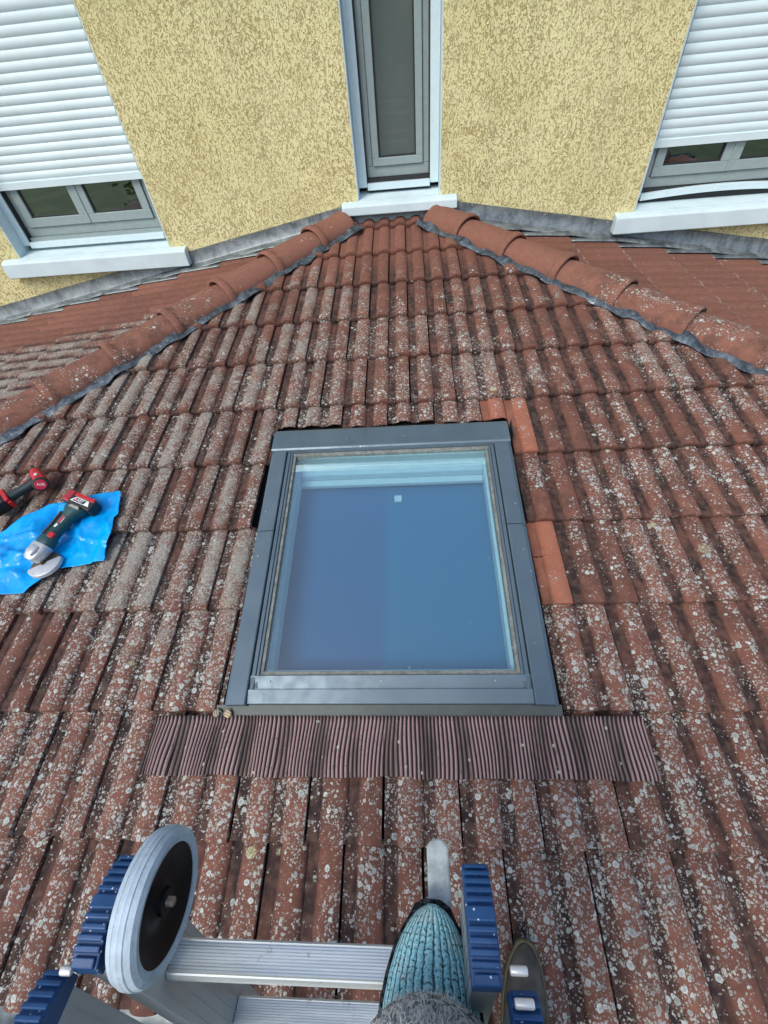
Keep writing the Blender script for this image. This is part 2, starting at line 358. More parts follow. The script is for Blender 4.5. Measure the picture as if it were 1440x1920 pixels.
# ------------------------------------------------------------ tiles
def sm(a, b, x):
    x = max(0, min(1, (x-a)/(b-a))); return x*x*(3-2*x)
def profile(t):
    # two rolls per tile, channel between them
    def roll(c, hw): 
        d = abs(t-c)/hw
        return max(0, 1-d**2.7)**.9 if d < 1 else 0
    r = max(roll(.350, .188), roll(.850, .188))
    return max(r, .12*sm(.05, .0, t))
TS = [0, .03, .06, .10, .14, .162, .175, .19, .21, .25, .30, .35, .40, .45, .49, .51, .525, .538, .56, .60, .64, .662, .675, .69, .71, .75, .80, .85, .90, .95, .98, 1]
def tile(mb, O, U, V, N, u0, v0, wid, exp, ua, ub, va, vb, colf, rnd, amp=.0185, jit=1, raised=.026):
    # one tile with its lower left corner at (u0, v0); shown part limited to [ua,ub] x [va,vb]
    du = random.uniform(-.0012, .0012)*jit; dv = random.uniform(-.0035, .0035)*jit; dh = random.uniform(-.0012, .0014)*jit; rot = random.uniform(-.0035, .0035)*jit
    ts = [t for t in TS]
    ua = max(ua, u0+.0028); ub = min(ub, u0+wid-.0030)
    if ub-ua < .005: return
    uu = sorted(set([ua, ub]+[u0+t*wid for t in ts if ua+.003 < u0+t*wid < ub-.003]))
    vs_ = [0, .006, .02, .07, .14, .2, .26, exp+.012]
    cut_low = va > v0+.004; lo = va-v0 if cut_low else 0; hi = min(exp+.012, vb-v0)
    if hi-lo < .02: return
    ss = sorted(set([lo, hi]+[q for q in vs_ if lo+.004 < q < hi-.004]))
    rows = []; cols = []
    n = len(uu)
    def P(u, s, extra=0, dvv=0):
        p = profile((u-u0)/wid)
        lip = .0045*p if s < .03 and not cut_low else 0
        h = -.005+amp*p-raised*s/exp+dh
        if s < .012 and not cut_low: h -= .0026*(1-s/.012)
        if cut_low and s-lo < .01: pass
        uo = u+du+rot*s; 
        return O+U*uo+V*(v0+dv+s-lip+dvv+(u-u0)*rot*.8)+N*(h+extra)
    def C(u, s): return colf(u, v0+s, profile((u-u0)/wid), rnd, s)
    drop = .013 if cut_low else .024
    jag = [(random.uniform(-.003, .003)-.006*profile((u-u0)/wid)) if cut_low else 0 for u in uu]
    lowrow = [(P(u, ss[0], -drop, .003+jag[k]), C(u, ss[0])) for k, u in enumerate(uu)]
    lip2 = [(P(u, ss[0], -drop*.35, -.0022+jag[k]), C(u, ss[0])) for k, u in enumerate(uu)]
    rows.append(lowrow); rows.append(lip2)
    for q, s in enumerate(ss): rows.append([(P(u, s, 0, jag[k] if q == 0 else 0), C(u, s)) for k, u in enumerate(uu)])
    vsx = []; csx = []
    for r in rows:
        # side skirts
        a = r[0]; b = r[-1]
        vsx.append(a[0]-N*.017); csx.append(a[1])
        for p_, c_ in r: vsx.append(p_); csx.append(c_)
        vsx.append(b[0]-N*.017); csx.append(b[1])
    m = n+2; fs = [(j*m+i, j*m+i+1, (j+1)*m+i+1, (j+1)*m+i) for j in range(len(rows)-1) for i in range(m-1)]
    mb.add(vsx, fs, csx)

def front_col(u, v, prof, rnd, s):
    y = v*cos(TH)
    nz = noise.noise(Vector((u*1.3, v*1.3, 3)))
    d = sm(2.95, 1.7, y+.25*nz)*.76+.08*sm(1.2, .2, y)
    d *= 1-.25*sm(.35, .9, u)*sm(.2, .8, y)                     # right side less grown over
    d *= .8+.35*rnd
    cr = sm(2.95, 2.2, y+.3*nz)*max(sm(.35, -.75, u+.25*nz), .38*sm(1.2, 1.7, y))*sm(.25, .75, y)*(.86+.25*rnd)
    cr = max(cr, .28*sm(.45, -.1, y))
    if s < .02: d *= .85; cr *= .6
    return (d, prof, rnd, cr)
def side_col(sign):
    def f(u, v, prof, rnd, s):
        y = u; x = -v
        if sign < 0:
            e = sm(2.62, 2.3, y+.10*noise.noise(Vector((u*5, v*5, 1)))-.06*(x-1.5)); return (e*.55, prof*.9, rnd, e*1.2)
        
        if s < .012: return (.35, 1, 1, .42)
        return (.08+.12*sm(1.6, .4, y), .5+.5*prof, .6*rnd+.4*(math.sin(math.floor((v-.11)/E)*12.9898)*.5+.5), 0)
    return f
SK = (-.482, .503, .285, 1.438)     # hole for the roof window: u0,u1,v0,v1
CLEAN = {(2, 4), (2, 2)}
front = MB(); clean_parts = []
for j in range(-1, 11):
    for i in range(-14, 14):
        u0 = (i+(.5 if j % 2 else 0))*W; v0 = j*E
        if abs(u0+.1) > .35+HD*(YW-v0*cos(TH))+.15: continue
        rnd = random.random()
        ua, ub, va, vb = u0, u0+W, v0, v0+E+.012
        mb = front
        if (i, j) in CLEAN: mb = MB(); rnd = .9
        lim = SK[1] if j != 3 else SK[1]+.004
        limL = SK[0] if j != 3 else SK[0]-.022
        if vb > SK[2]+.03 and va < SK[3]-.01 and ub > limL and ua < lim and j >= 1:
            parts = []
            if ua < limL: parts.append((ua, limL-random.uniform(0, .006), va, vb))
            if ub > lim: parts.append((lim+random.uniform(0, .006), ub, va, vb))
            if vb > SK[3]+.02: parts.append((max(ua, limL), min(ub, lim), SK[3]+random.uniform(.0, .02), vb))
            if j == 4 and i == 2: parts = [(.508, .6, va, vb), (.4, .508, SK[3]+.012, vb)]
        else: parts = [(ua, ub, va, vb)]
        col = front_col if mb is front else (lambda u, v, p, r, s: (.16+.06*sm(.06, 0, s), p, .95, 0))
        if (i, j) == (2, 2): parts = [(lim, ub, .626, .7965), (lim, ub, .8025, vb)]      # cracked across
        for k, (a, b, c, d) in enumerate(parts):
            tile(mb, Vector(), U_, V_, N_, u0, v0, W, E, a, b, c, d, col, rnd, jit=1 if mb is front else 0)
        if mb is not front: clean_parts.append(mb)
def clip(ob, planes):
    bm = bmesh.new(); bm.from_mesh(ob.data)
    for co, no in planes:
        bmesh.ops.bisect_plane(bm, geom=bm.verts[:]+bm.edges[:]+bm.faces[:], dist=1e-5, plane_co=co, plane_no=no, clear_outer=True)
    bm.to_mesh(ob.data); bm.free()
nL = Vector((-1, HD, 0)).normalized(); nR = Vector((1, HD, 0)).normalized()     # outward normals of the hip planes
pL = Vector((-HX0-.0, YW, 0)); pR = Vector((HX0+.0, YW, 0))
front.keep = True
roof_front = front.build('front_roof_slope', M_TILE, house, smooth=True, angle=40, label='front slope of weathered red clay tiles spotted with grey lichen')
clip(roof_front, [(pL, nL), (pR, nR), (Vector((0, YW-.01, 0)), Vector((0, 1, 0)))])
for mb, lb in zip(clean_parts, ('clean orange cut clay tile cracked across, beside the roof window frame', 'clean orange clay tile at the top right corner of the roof window')):
    mb.keep = True
    mb.build('roof_tile', M_CLEAN, house, smooth=True, angle=40, label=lb)
for sgn, nm in ((-1, 'left side'), (1, 'right side')):
    mb = MB(); mb.keep = True
    U = Vector((0, 1, 0)); V = Vector((-sgn*cos(PHI), 0, sin(PHI))); N = Vector((sgn*sin(PHI), 0, cos(PHI)))
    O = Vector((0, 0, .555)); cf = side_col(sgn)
    for j in range(-13, 0):
        for i in range(-2, 17):
            u0 = (i+(.5 if j % 2 else 0))*W+.07; v0 = j*E+.11
            if abs(v0)*cos(PHI)+.1 < HX0+HD*(YW-u0-W)-.05: continue
            rnd = random.random()
            if sgn > 0:      # mirrored so that joints sit alike
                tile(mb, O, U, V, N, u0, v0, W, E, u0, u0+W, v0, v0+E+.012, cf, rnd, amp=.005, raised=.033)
            else:
                tile(mb, O, U, V, N, u0, v0, W, E, u0, u0+W, v0, v0+E+.012, cf, rnd, amp=.011, raised=.030)
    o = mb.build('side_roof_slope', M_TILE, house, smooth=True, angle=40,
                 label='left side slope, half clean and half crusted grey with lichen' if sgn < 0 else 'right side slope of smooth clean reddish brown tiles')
    clip(o, [((pL if sgn < 0 else pR), -(nL if sgn < 0 else nR)), (Vector((0, YW-.01, 0)), Vector((0, 1, 0)))])
# dark underlay, four pieces round the roof window and one under each side slope
ul = MB(); h0 = -.052
for a, b, c, d in ((-3.6, -.47, -.30, 3.19), (.49, 3.6, -.30, 3.19), (-.47, .49, -.30, .33), (-.47, .49, 1.36, 3.19)):
    ul.grid(lambda s, t: F(a+(b-a)*s, c+(d-c)*t, h0), 1, 1)
ulo = ul.build('roof_underlay', M_UNDER, house); clip(ulo, [(pL, nL), (pR, nR)])
for sgn in (-1, 1):
    ul = MB(); ul.grid(lambda s, t: Vector((sgn*(.05+4.1*s), -.3+3.46*t, zside(.05+4.1*s)-.05)), 1, 1)
    ulo = ul.build('roof_underlay', M_UNDER, house); clip(ulo, [((pL if sgn < 0 else pR), -(nL if sgn < 0 else nR))])

# ------------------------------------------------------------ hip caps and the lead strip under them
for sgn in (-1, 1):
    A = Vector((sgn*HX0, YW, F(0, YW/cos(TH)).z)); D = Vector((sgn*HD, -1, -T1)); L = D.length; dd = D/L
    side = Vector((sgn*1, HD, 0)).normalized()      # horizontal, across the hip (towards the side slope)
    up = side.cross(dd); up = up if up.z > 0 else -up
    n = 12; step = .3455; first = .33
    for k in range(n):
        s1 = first+step*k; s0 = s1-.40 if k else .02
        if s1*HD/L > 3.6: break
        mb = MB(); rnd = random.random(); jx = random.uniform(-.004, .004); jz = random.uniform(-.002, .002)
        SS = [(s0, .087, -.005), (s0+.1, .093, .0), (s1-.075, .099, .007), (s1-.044, .0995, .008), (s1-.039, .105, .010), (s1-.020, .1065, .012), (s1-.006, .105, .012), (s1, .103, .011), (s1+.002, .099, .008), (s1-.01, .092, .003)]
        if k == 0: SS = [(.02, .060, -.02), (.035, .085, -.008), (.055, .098, .004), (.07, .099, .007), (.085, .092, .004)]+SS[2:]
        rings = []; cols = []
        for s, r, lift in SS:
            ring = []
            for q in range(29):
                a = pi*q/28*1.06-.03*pi
                wv = .0015*noise.noise(Vector((s*20, a*3, k)))
                ring.append(A+dd*s+side*(cos(a)*(r+.010+wv)+jx)+up*(sin(a)*(r*.80+wv)+lift-.012+jz))
                p = A+dd*s; e = sm(2.75, 1.9, p.y)
                if sgn > 0: lich = e*(.55+.25*rnd)*(.6+.5*sm(2.6, .6, a)); crt = .0
                else: lich = e*.42*(.8+.4*rnd); crt = e*1.35*sm(1.3, .4, a)   # crust on the outer flank
                cols.append((max(lich, .05), .72, .3+.4*rnd, crt))
            rings.append(ring)
        mb.loft(rings, close=False, cap=False, cols=cols); mb.keep = True
        o = mb.build('hip_tile', M_CAP, house, smooth=True, angle=50)
        o['label'] = ('half round hip tile of the %s hip' % ('left' if sgn < 0 else 'right'))
    # lead strip on the front slope
    mb = MB(); nn = 760; LL = 4.3
    inn = -side      # towards the front slope
    edge = [.141+.012*noise.noise(Vector((i*.035, sgn*3, 0)))+.008*sin(i*.13+noise.noise(Vector((i*.02, 0, sgn)))*3) for i in range(nn+1)]
    def strip(a, b):
        i = int(round(a*nn)); s = .02+LL*a; off = .02+(edge[i]-.02)*b
        p = A+dd*s+inn*off; u = p.x; v = p.y/cos(TH)
        j = math.floor(v/E); u0 = (math.floor(u/W-(.5 if j % 2 else 0))+(.5 if j % 2 else 0))*W
        ph = profile((u-u0)/W); hgt = .006+.006*ph+.0022*sin(s*520)+.006*sin(i*.13)*(b)+.012*(1-b)
        hgt += .008*noise.noise(Vector((s*9, b*3, sgn)))
        if b > .97: hgt -= .008
        return F(u, v, hgt)
    mb.grid(strip, nn, 8)
    o = mb.build('hip_flashing', M_LEAD, house, smooth=True, angle=180, label='dark crinkled lead strip under the %s hip tiles' % ('left' if sgn < 0 else 'right'))

# ------------------------------------------------------------ yellow wall with openings
OP = [(-2.565, -1.485, .44, 2.15), (-.190, .322, .612, 2.15), (1.528, 2.61, .44, 2.15)]
ZT, ZB = 2.75, -.6; XL, XR = -4.2, 4.2
mb = MB(); WD = .30
def wallbox(x0, x1, z0, z1): mb.box((x0, YW, z0), (x1, YW+WD, z1))
xs = XL
for x0, x1, z0, z1 in OP: wallbox(xs, x0, ZB, ZT); wallbox(x0, x1, ZB, z0-.02); wallbox(x0, x1, z1, ZT); xs = x1
wallbox(xs, XR, ZB, ZT)
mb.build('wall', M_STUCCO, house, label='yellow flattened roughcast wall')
mb = MB().box((XL-.0, YW+.302, -.6), (XR, YW+.36, ZT)); mb.build('inner_wall', M_DARKROOM, house)
mb = MB().box((XL-.3, YW-.55, ZT), (XR+.3, YW+.9, ZT+.14)); mb.build('eaves_board', M_PVC, house)

def window(k, x0, x1, z0, z1, shut_z, double, rightvis):
    wd = thing('window', '', 'window'); del wd['category']; del wd['label']; wd.parent = house
    wd['label'] = ['left window with half lowered white shutter', 'narrow tall centre window with grey curtain', 'right window with half lowered white shutter'][k]
    yb = YW+.14
    # reveal lining (painted render)
    r = MB(); r.box((x0, YW+.001, z0), (x0+.006, yb, z1)); r.box((x1-.006, YW+.001, z0), (x1, yb, z1)); r.box((x0+.006, YW+.001, z1-.01), (x1-.006, yb, z1))
    r.build('reveal', M_CONCRETE, wd)
    # guide rails / outer frame in white
    g = MB(); gw = .048 if double else .052
    for xx in (x0+.007, x1-.007-gw): MB().box((xx, yb-.042, z0+.045), (xx+gw, yb+.02, z1-.012)).build('shutter_guide', M_PVC, wd, bevel=.003)
    for xx in (x0+.007+gw, x1-.007-gw-.006): MB().box((xx, yb-.030, z0+.06), (xx+.006, yb+.02, z1-.012)).build('guide_slot', M_BLACKRUB, wd)
    a, b = x0+.007+gw+.006, x1-.013-gw
    # fixed frame
    f = MB(); yf = yb+.005; fz0 = z0+.085
    f.box((a, yf, fz0), (b, yf+.06, fz0+.055)); f.box((a, yf, z1-.07), (b, yf+.06, z1-.012))
    f.box((a, yf, fz0+.055), (a+.035, yf+.06, z1-.07)); f.box((b-.035, yf, fz0+.055), (b, yf+.06, z1-.07))
    f.build('frame', M_FRAME, wd, bevel=.004)
    mids = [(a+.037, (a+b)/2-.001), ((a+b)/2+.001, b-.037)] if double else [(a+.037, b-.037)]
    for ca, cb in mids:
        s = MB(); ys = yf-.012; q = .052 if double else .04; zz0 = fz0+.057; zz1 = z1-.072
        if double:
            s.prism([(0, 0)]*0 or [(ca, ys), (cb, ys), (cb, ys+.05), (ca, ys+.05)], zz0, zz0+q)
            s.prism([(ca, ys), (cb, ys), (cb, ys+.05), (ca, ys+.05)], zz1-q, zz1)
        else:
            s.box((ca, ys, zz0), (cb, ys+.05, zz0+q)); s.box((ca, ys, zz1-q), (cb, ys+.05, zz1))
        s.box((ca, ys, zz0+q), (ca+q, ys+.05, zz1-q)); s.box((cb-q, ys, zz0+q), (cb, ys+.05, zz1-q))
        s.build('sash', M_FRAME, wd, bevel=.003)
        gk = MB(); g2 = .008
        gk.box((ca+q, ys+.010, zz0+q), (cb-q, ys+.03, zz0+q+g2)); gk.box((ca+q, ys+.010, zz1-q-g2), (cb-q, ys+.03, zz1-q))
        gk.box((ca+q, ys+.010, zz0+q+g2), (ca+q+g2, ys+.03, zz1-q-g2)); gk.box((cb-q-g2, ys+.010, zz0+q+g2), (cb-q, ys+.03, zz1-q-g2))
        gk.build('gasket', M_BLACKRUB, wd)
        MB().box((ca+q+g2, ys+.016, zz0+q+g2), (cb-q-g2, ys+.022, zz1-q-g2)).build('pane', M_SCREEN if k == 1 else M_WGLASS, wd)
    if double:
        MB().box(((a+b)/2-.006, yf-.018, fz0+.06), ((a+b)/2+.006, yf-.0125, z1-.08)).build('mullion_strip', M_FRAME, wd)
    # bottom bar standing on the sill (bowed on the right window)
    bow = .022 if k == 2 else 0
    n = 24; bb = MB(); rings = []
    for i in range(n+1):
        t = i/n; x = a-.004+(b-a+.008)*t; zz = z0+.030+bow*sin(pi*t)
        y0 = yb-.050
        rings.append([(x, y0, zz), (x, y0+.03, zz), (x, y0+.03, zz+.035), (x, y0, zz+.035)])
    bb.loft([[Vector(q) for q in r_] for r_ in rings]); bb.build('threshold_bar', M_PVC, wd, bevel=.002)
    MB().box((a, yb-.018, z0+.002), (b, yb+.02, z0+.084)).build('threshold_recess', M_BLACKRUB if k else M_FRAME, wd)
    if shut_z:
        pitch = .043; s = MB(); ysh = yb-.022; zz = shut_z+.04; prof = []
        prof += [(ysh, shut_z), (ysh-.009, shut_z), (ysh-.009, shut_z+.036), (ysh, shut_z+.038)]
        while zz < z1+.0:
            for q in range(9):
                t = q/8; prof.append((ysh-.0062*sin(pi*min(1, t*1.02))**.8+.001, zz+pitch*.94*t))
            prof.append((ysh+.002, zz+pitch*.97)); zz += pitch
        x_a, x_b = a-.03, b+.03
        vs = [];
        for y, z in prof: vs += [Vector((x_a, y, z)), Vector((x_b, y, z))]
        s.add(vs, [(2*i, 2*i+1, 2*i+3, 2*i+2) for i in range(len(prof)-1)])
        s.box((a-.004, ysh+.001, shut_z), (b+.004, ysh+.012, shut_z+.036))
        s.build('roller_shutter', M_SHUT, wd, smooth=True, angle=50)
    # interior
    yc = yb+(.10 if k == 1 else .16)
    MB().box((x0+.01, yc, z0-.01), (x1-.01, yc+.004, z1)).build('curtain' if k == 1 else 'dark_room', M_CURTAIN if k == 1 else M_DARKROOM, wd)
    # sill
    e = .115 if double else .10; zt = z0+.004; s = MB()
    pts = [(YW-.062, zt-.108 if double else zt-.066), (YW-.060, zt-.022), (YW-.052, zt-.010), (YW-.0005, zt-.001)]
    def rg(x, pp): return [Vector((x, y, z)) for y, z in pp]
    zb = pts[0][1]
    poly = pts+[(YW-.0005, zb)]
    s.loft([rg(x0-e, poly), rg(x1+e, poly)])
    s.build('sill', M_CONCRETE, wd, bevel=.006, seg=3)
    s = MB(); poly = [(YW+.0, z0-.019), (YW+.0, zt-.001), (yb+.03, zt+.012), (yb+.03, z0-.019)]
    s.loft([rg(x0+.0065, poly), rg(x1-.0065, poly)]); s.build('sill_top', M_CONCRETE, wd)
    return wd
window(0, *OP[0], .800, True, True)
window(1, *OP[1], None, False, True)
window(2, *OP[2], .730, True, True)

# ------------------------------------------------------------ zinc flashing along the wall
def zflash(x0, x1, name_label, zt0, zt1):
    mb = MB(); n = max(2, int(abs(x1-x0)/.02))
    def f(s, t):
        x = x0+(x1-x0)*s; zt = zt0+(zt1-zt0)*s
        path = [(YW-.003, zt), (YW-.007, zt-.002), (YW-.009, zt-.072), (YW-.018, zt-.080), (YW-.058, zt-.088), (YW-.064, zt-.096)]
        y, z = path[int(round(t*5))]
        return Vector((x, y+.0015*noise.noise(Vector((x*6, t*3, 0))), z+.002*noise.noise(Vector((x*4, 5, t)))))
    mb.grid(f, n, 5)
    return mb.build('wall_flashing', M_ZINC, house, smooth=True, angle=50, label=name_label, solid=.001)
zflash(-3.9, -.24, 'zinc flashing along the wall above the left slope', .652-T2*3.9, .652-T2*.30)
zflash(.36, 3.9, 'zinc flashing along the wall above the right slope', .652-T2*.40, .652-T2*3.9)
zflash(-.24, .36, 'short level zinc flashing under the narrow window', .560, .560)
for sgn in (-1, 1):      # stepped tongues over each course
    for j in range(-12, -1):
        xb = -(j*E+.11)*cos(PHI)+.012; xa = xb-E*cos(PHI)
        if xb > 3.9 or xa < .3: continue
        mb = MB(); rs = .033 if sgn > 0 else .030
        def f(s, t):
            x = xa+(xb-xa)*s
            z = .555-T2*x+.009-rs*(1-s)+.006*(1-t)-.004*max(0, t-.8)*5
            return Vector((sgn*x, YW-.045-.048*t-.004*s, z))
        mb.grid(f, 6, 4)
        mb.build('flashing_tongue', M_ZINC, house, smooth=True, solid=.0015)
for x in (-2.6, -2.1, -1.62, -1.05, -.62, .52, .98, 1.38, 1.95, 2.5):
    MB().lathe([(.0, .004), (.004, .003), (.006, 0)], Matrix.Translation((x, YW-.009, .652-T2*abs(x)-.018))@Matrix.Rotation(pi/2, 4, 'X'), 10).build('nail', M_SCREW, house)

# ------------------------------------------------------------ roof window (front slope frame)
rw = bpy.data.objects.new('roof_window', None); COL.objects.link(rw); rw.parent = house; rw.matrix_local = MF
rw['label'] = 'grey blue framed roof window with dark blue blind behind its glass'
def R(mb, name, mat, **k): return mb.build(name, mat, rw, **k)
uL, uR, vB, vT = -.460, .484, .318, 1.352
# side covers in two lengths, each with a lower outer skirt
for sg in (-1, 1):
    for va, vb2 in ((vB, .888), (.892, 1.262)):
        m = MB()
        xo = uL if sg < 0 else uR; xi = xo-sg*.064; s = -sg
        prof = [(xo, -.02), (xo, .040), (xo+s*.010, .044), (xo+s*.012, .054), (xi-s*.002, .058), (xi, .056), (xi, .030)]
        m.loft([[Vector((a, va, h)) for a, h in prof], [Vector((a, vb2, h)) for a, h in prof]], close=False, cap=False)
        m.add([Vector((a, va, h)) for a, h in prof]+[Vector((xi, va, -.02))], [tuple(range(8))])
        R(m, 'side_cover', M_CLAD, solid=.0012)
    # narrow inner strips
    m = MB(); b0 = xi-sg*.004
    m.box((min(b0, b0-sg*.012), vB+.030, .01), (max(b0, b0-sg*.012), 1.25, .050))
    R(m, 'glazing_strip', M_CLAD, bevel=.0015)
    m = MB(); b1 = b0-sg*.0135
    m.box((min(b1, b1-sg*.008), vB+.045, .01), (max(b1, b1-sg*.008), 1.25, .047))
    R(m, 'glazing_strip', M_CLAD, bevel=.001)
    m = MB(); b2 = b1-sg*.009
    m.box((min(b2, b2-sg*.009), .404, .01), (max(b2, b2-sg*.009), 1.25, .041))
    R(m, 'glazing_gasket', M_GASKET)
# bottom cover: two steps
m = MB(); pr = [(vB+.004, -.01), (vB+.004, .046), (vB+.040, .052), (vB+.041, .040), (vB+.041, .042), (.397, .050), (.399, .046), (.399, .036)]
m.loft([[Vector((-.394, v, h)) for v, h in pr], [Vector((.418, v, h)) for v, h in pr]], close=False, cap=False)
R(m, 'bottom_cover', M_CLAD, solid=.0012)
for u, v, h in [(u, .381, .0495) for u in (-.335, -.005, .318)]+[(u, v, .0575) for u in (-.435, .458) for v in (.79, .97)]:
    R(MB().lathe([(0, .0008), (.003, .0008), (.0034, 0)], Matrix.Translation((u, v, h)), 14), 'screw', M_SCREW)
m = MB().box((-.376, .3995, .02), (.402, .412, .0405)); R(m, 'bottom_seal', M_GASKET, bevel=.002)
# top cover
m = MB(); pr = [(1.366, -.02), (1.366, .052), (1.352, .056), (1.349, .062), (1.262, .064), (1.256, .060), (1.252, .046), (1.252, .030)]
m.loft([[Vector((uL+.004, v, h)) for v, h in pr], [Vector((uR-.004, v, h)) for v, h in pr]], close=False, cap=False)
for x in (uL+.004, uR-.004): m.add([Vector((x, v, h)) for v, h in pr]+[Vector((x, 1.252, -.02))], [tuple(range(9))])
R(m, 'top_cover', M_CLAD, solid=.0012)
m = MB().box((-.385, 1.238, .02), (.41, 1.2515, .043)); R(m, 'top_seal', M_GASKET, bevel=.002)
# flashing gutters at the sides, top and bottom
m = MB(); m.box((uL-.020, .30, -.030), (uL-.002, 1.40, -.026)); m.box((uR+.002, .30, -.030), (uR+.020, 1.40, -.026))
m.box((uL-.020, 1.368, -.030), (uR+.02, 1.43, -.022))
m.box((uL-.022, 1.30, -.028), (uL-.018, 1.372, .035)); m.box((uR+.014, 1.30, -.028), (uR+.018, 1.372, .050))
R(m, 'gutter_flashing', simple('dark_flashing', (.045, .055, .06), .5, metal=.4, bump=.1))
m = MB(); m.add([Vector(q) for q in ((uL-.03, vB+.003, .026), (uR+.012, vB+.003, .026), (uR+.012, .291, .018), (uL-.03, .291, .018))], [(0, 1, 2, 3)])
m.add([Vector(q) for q in ((uL-.03, vB+.003, .026), (uR+.012, vB+.003, .026), (uR+.012, vB+.003, -.01), (uL-.03, vB+.003, -.01))], [(0, 1, 2, 3)])
R(m, 'lower_tray', simple('tray_flashing', (.06, .075, .075), .55, metal=.3, bump=.2, dirt=.5, dcol=(.12, .12, .1)), solid=.001)
m = MB()
NP = 2300; TP = 126
def apr(a, b):
    wide = .684+.016*b; u = -.668-.018*b+(1.372+.030*b)*a
    # pleats drift a little as they run down
    ph = a*TP+1.1*noise.noise(Vector((a*14, b*.7, 0)))+.25*b*sin(a*55)
    pl = abs(((ph) % 1)-.5)*2
    v = .293-.150*b+(.007*noise.noise(Vector((a*9, 2, 0)))+.004*noise.noise(Vector((a*31, 5, 0))))*b
    j = 0; uu = u/W; pf = profile(uu-math.floor(uu))
    fl = .5+.5*pf
    h = .013+.010*pf*min(1, b*1.6)+.0060*pl+.002*noise.noise(Vector((a*30, b*4, 3)))-.006*b-.004*max(0, b-.9)*10
    if b < .06: h += .006
    return Vector((u+.002*noise.noise(Vector((a*25, b*2, 8)))*b, v, h))
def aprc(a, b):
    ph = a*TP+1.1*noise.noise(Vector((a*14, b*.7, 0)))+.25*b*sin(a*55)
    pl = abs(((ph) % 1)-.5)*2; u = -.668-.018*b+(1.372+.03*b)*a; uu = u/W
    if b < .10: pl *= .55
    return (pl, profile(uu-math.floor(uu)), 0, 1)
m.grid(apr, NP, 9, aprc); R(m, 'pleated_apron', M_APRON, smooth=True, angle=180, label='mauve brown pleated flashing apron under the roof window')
# glass and inside
MB().box((-.380, .409, .030), (.406, 1.240, .034)).build('glass_pane', M_GLASS, rw)
gi = MB(); a, b, c, d = -.376, .402, .405, 1.243
def ringbox(m, a, b, c, d, wd_, z0, z1):
    m.box((a, c, z0), (b, c+wd_, z1)); m.box((a, d-wd_, z0), (b, d, z1)); m.box((a, c+wd_, z0), (a+wd_, d-wd_, z1)); m.box((b-wd_, c+wd_, z0), (b, d-wd_, z1))
m = MB(); ringbox(m, a-.03, b+.03, c-.03, d+.03, .042, -.02, .028); R(m, 'sash_frame', M_INNER)
m = MB(); ringbox(m, a-.03, b+.03, c-.03, d+.03, .052, -.07, -.021); R(m, 'sash_frame', M_INNER)
m = MB(); ringbox(m, a-.03, b+.03, c-.03, d+.03, .030, -.32, -.071); R(m, 'inner_lining', M_INNER)
m = MB(); m.box((a+.023, d-.055, -.060), (b-.023, d-.0225, -.025)); R(m, 'blind_cassette', M_INNER, bevel=.004)
m = MB(); m.box((a+.023, d-.085, -.075), (b-.023, d-.056, -.055)); R(m, 'blind_rail', M_INNER, bevel=.003)
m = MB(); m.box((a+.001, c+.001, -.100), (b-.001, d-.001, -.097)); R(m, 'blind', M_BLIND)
m = MB(); m.box((.025, d-.150, -.096), (.055, d-.120, -.088)); R(m, 'blind_handle', M_INNER, bevel=.003)
m = MB(); m.box((a-.03, c-.03, -.34), (b+.03, d+.03, -.325)); R(m, 'inner_board', M_DARKROOM)

# ------------------------------------------------------------ eaves, gutter and the wall below
mb = MB(); 
for i in range(1): mb.box((-3.7, -.25, -.30), (3.7, -.22, -.11))
mb.build('fascia_board', M_PVC, house)
mb = MB(); prof = [(.065*cos(a), .065*sin(a)) for a in [pi+pi*k/12 for k in range(13)]]
mb.loft([[Vector((x, -.335+q[0], -.075+q[1])) for q in prof] for x in (-3.7, 3.7)], close=False, cap=False); mb.build('eaves_gutter', M_ZINC, house, smooth=True, solid=.002)
mb = MB().box((-3.5, -.15, -3.2), (3.5, 3.1, -.55)); mb.build('annex_wall', M_STUCCO, house)
mb = MB(); mb.box((-3.5, -.15, -.549), (3.5, -.02, -.12)); mb.build('annex_wall', M_STUCCO, house)
mb = MB().box((XL, YW, -3.2), (XR, YW+.3, -.601)); mb.build('wall', M_STUCCO, house)

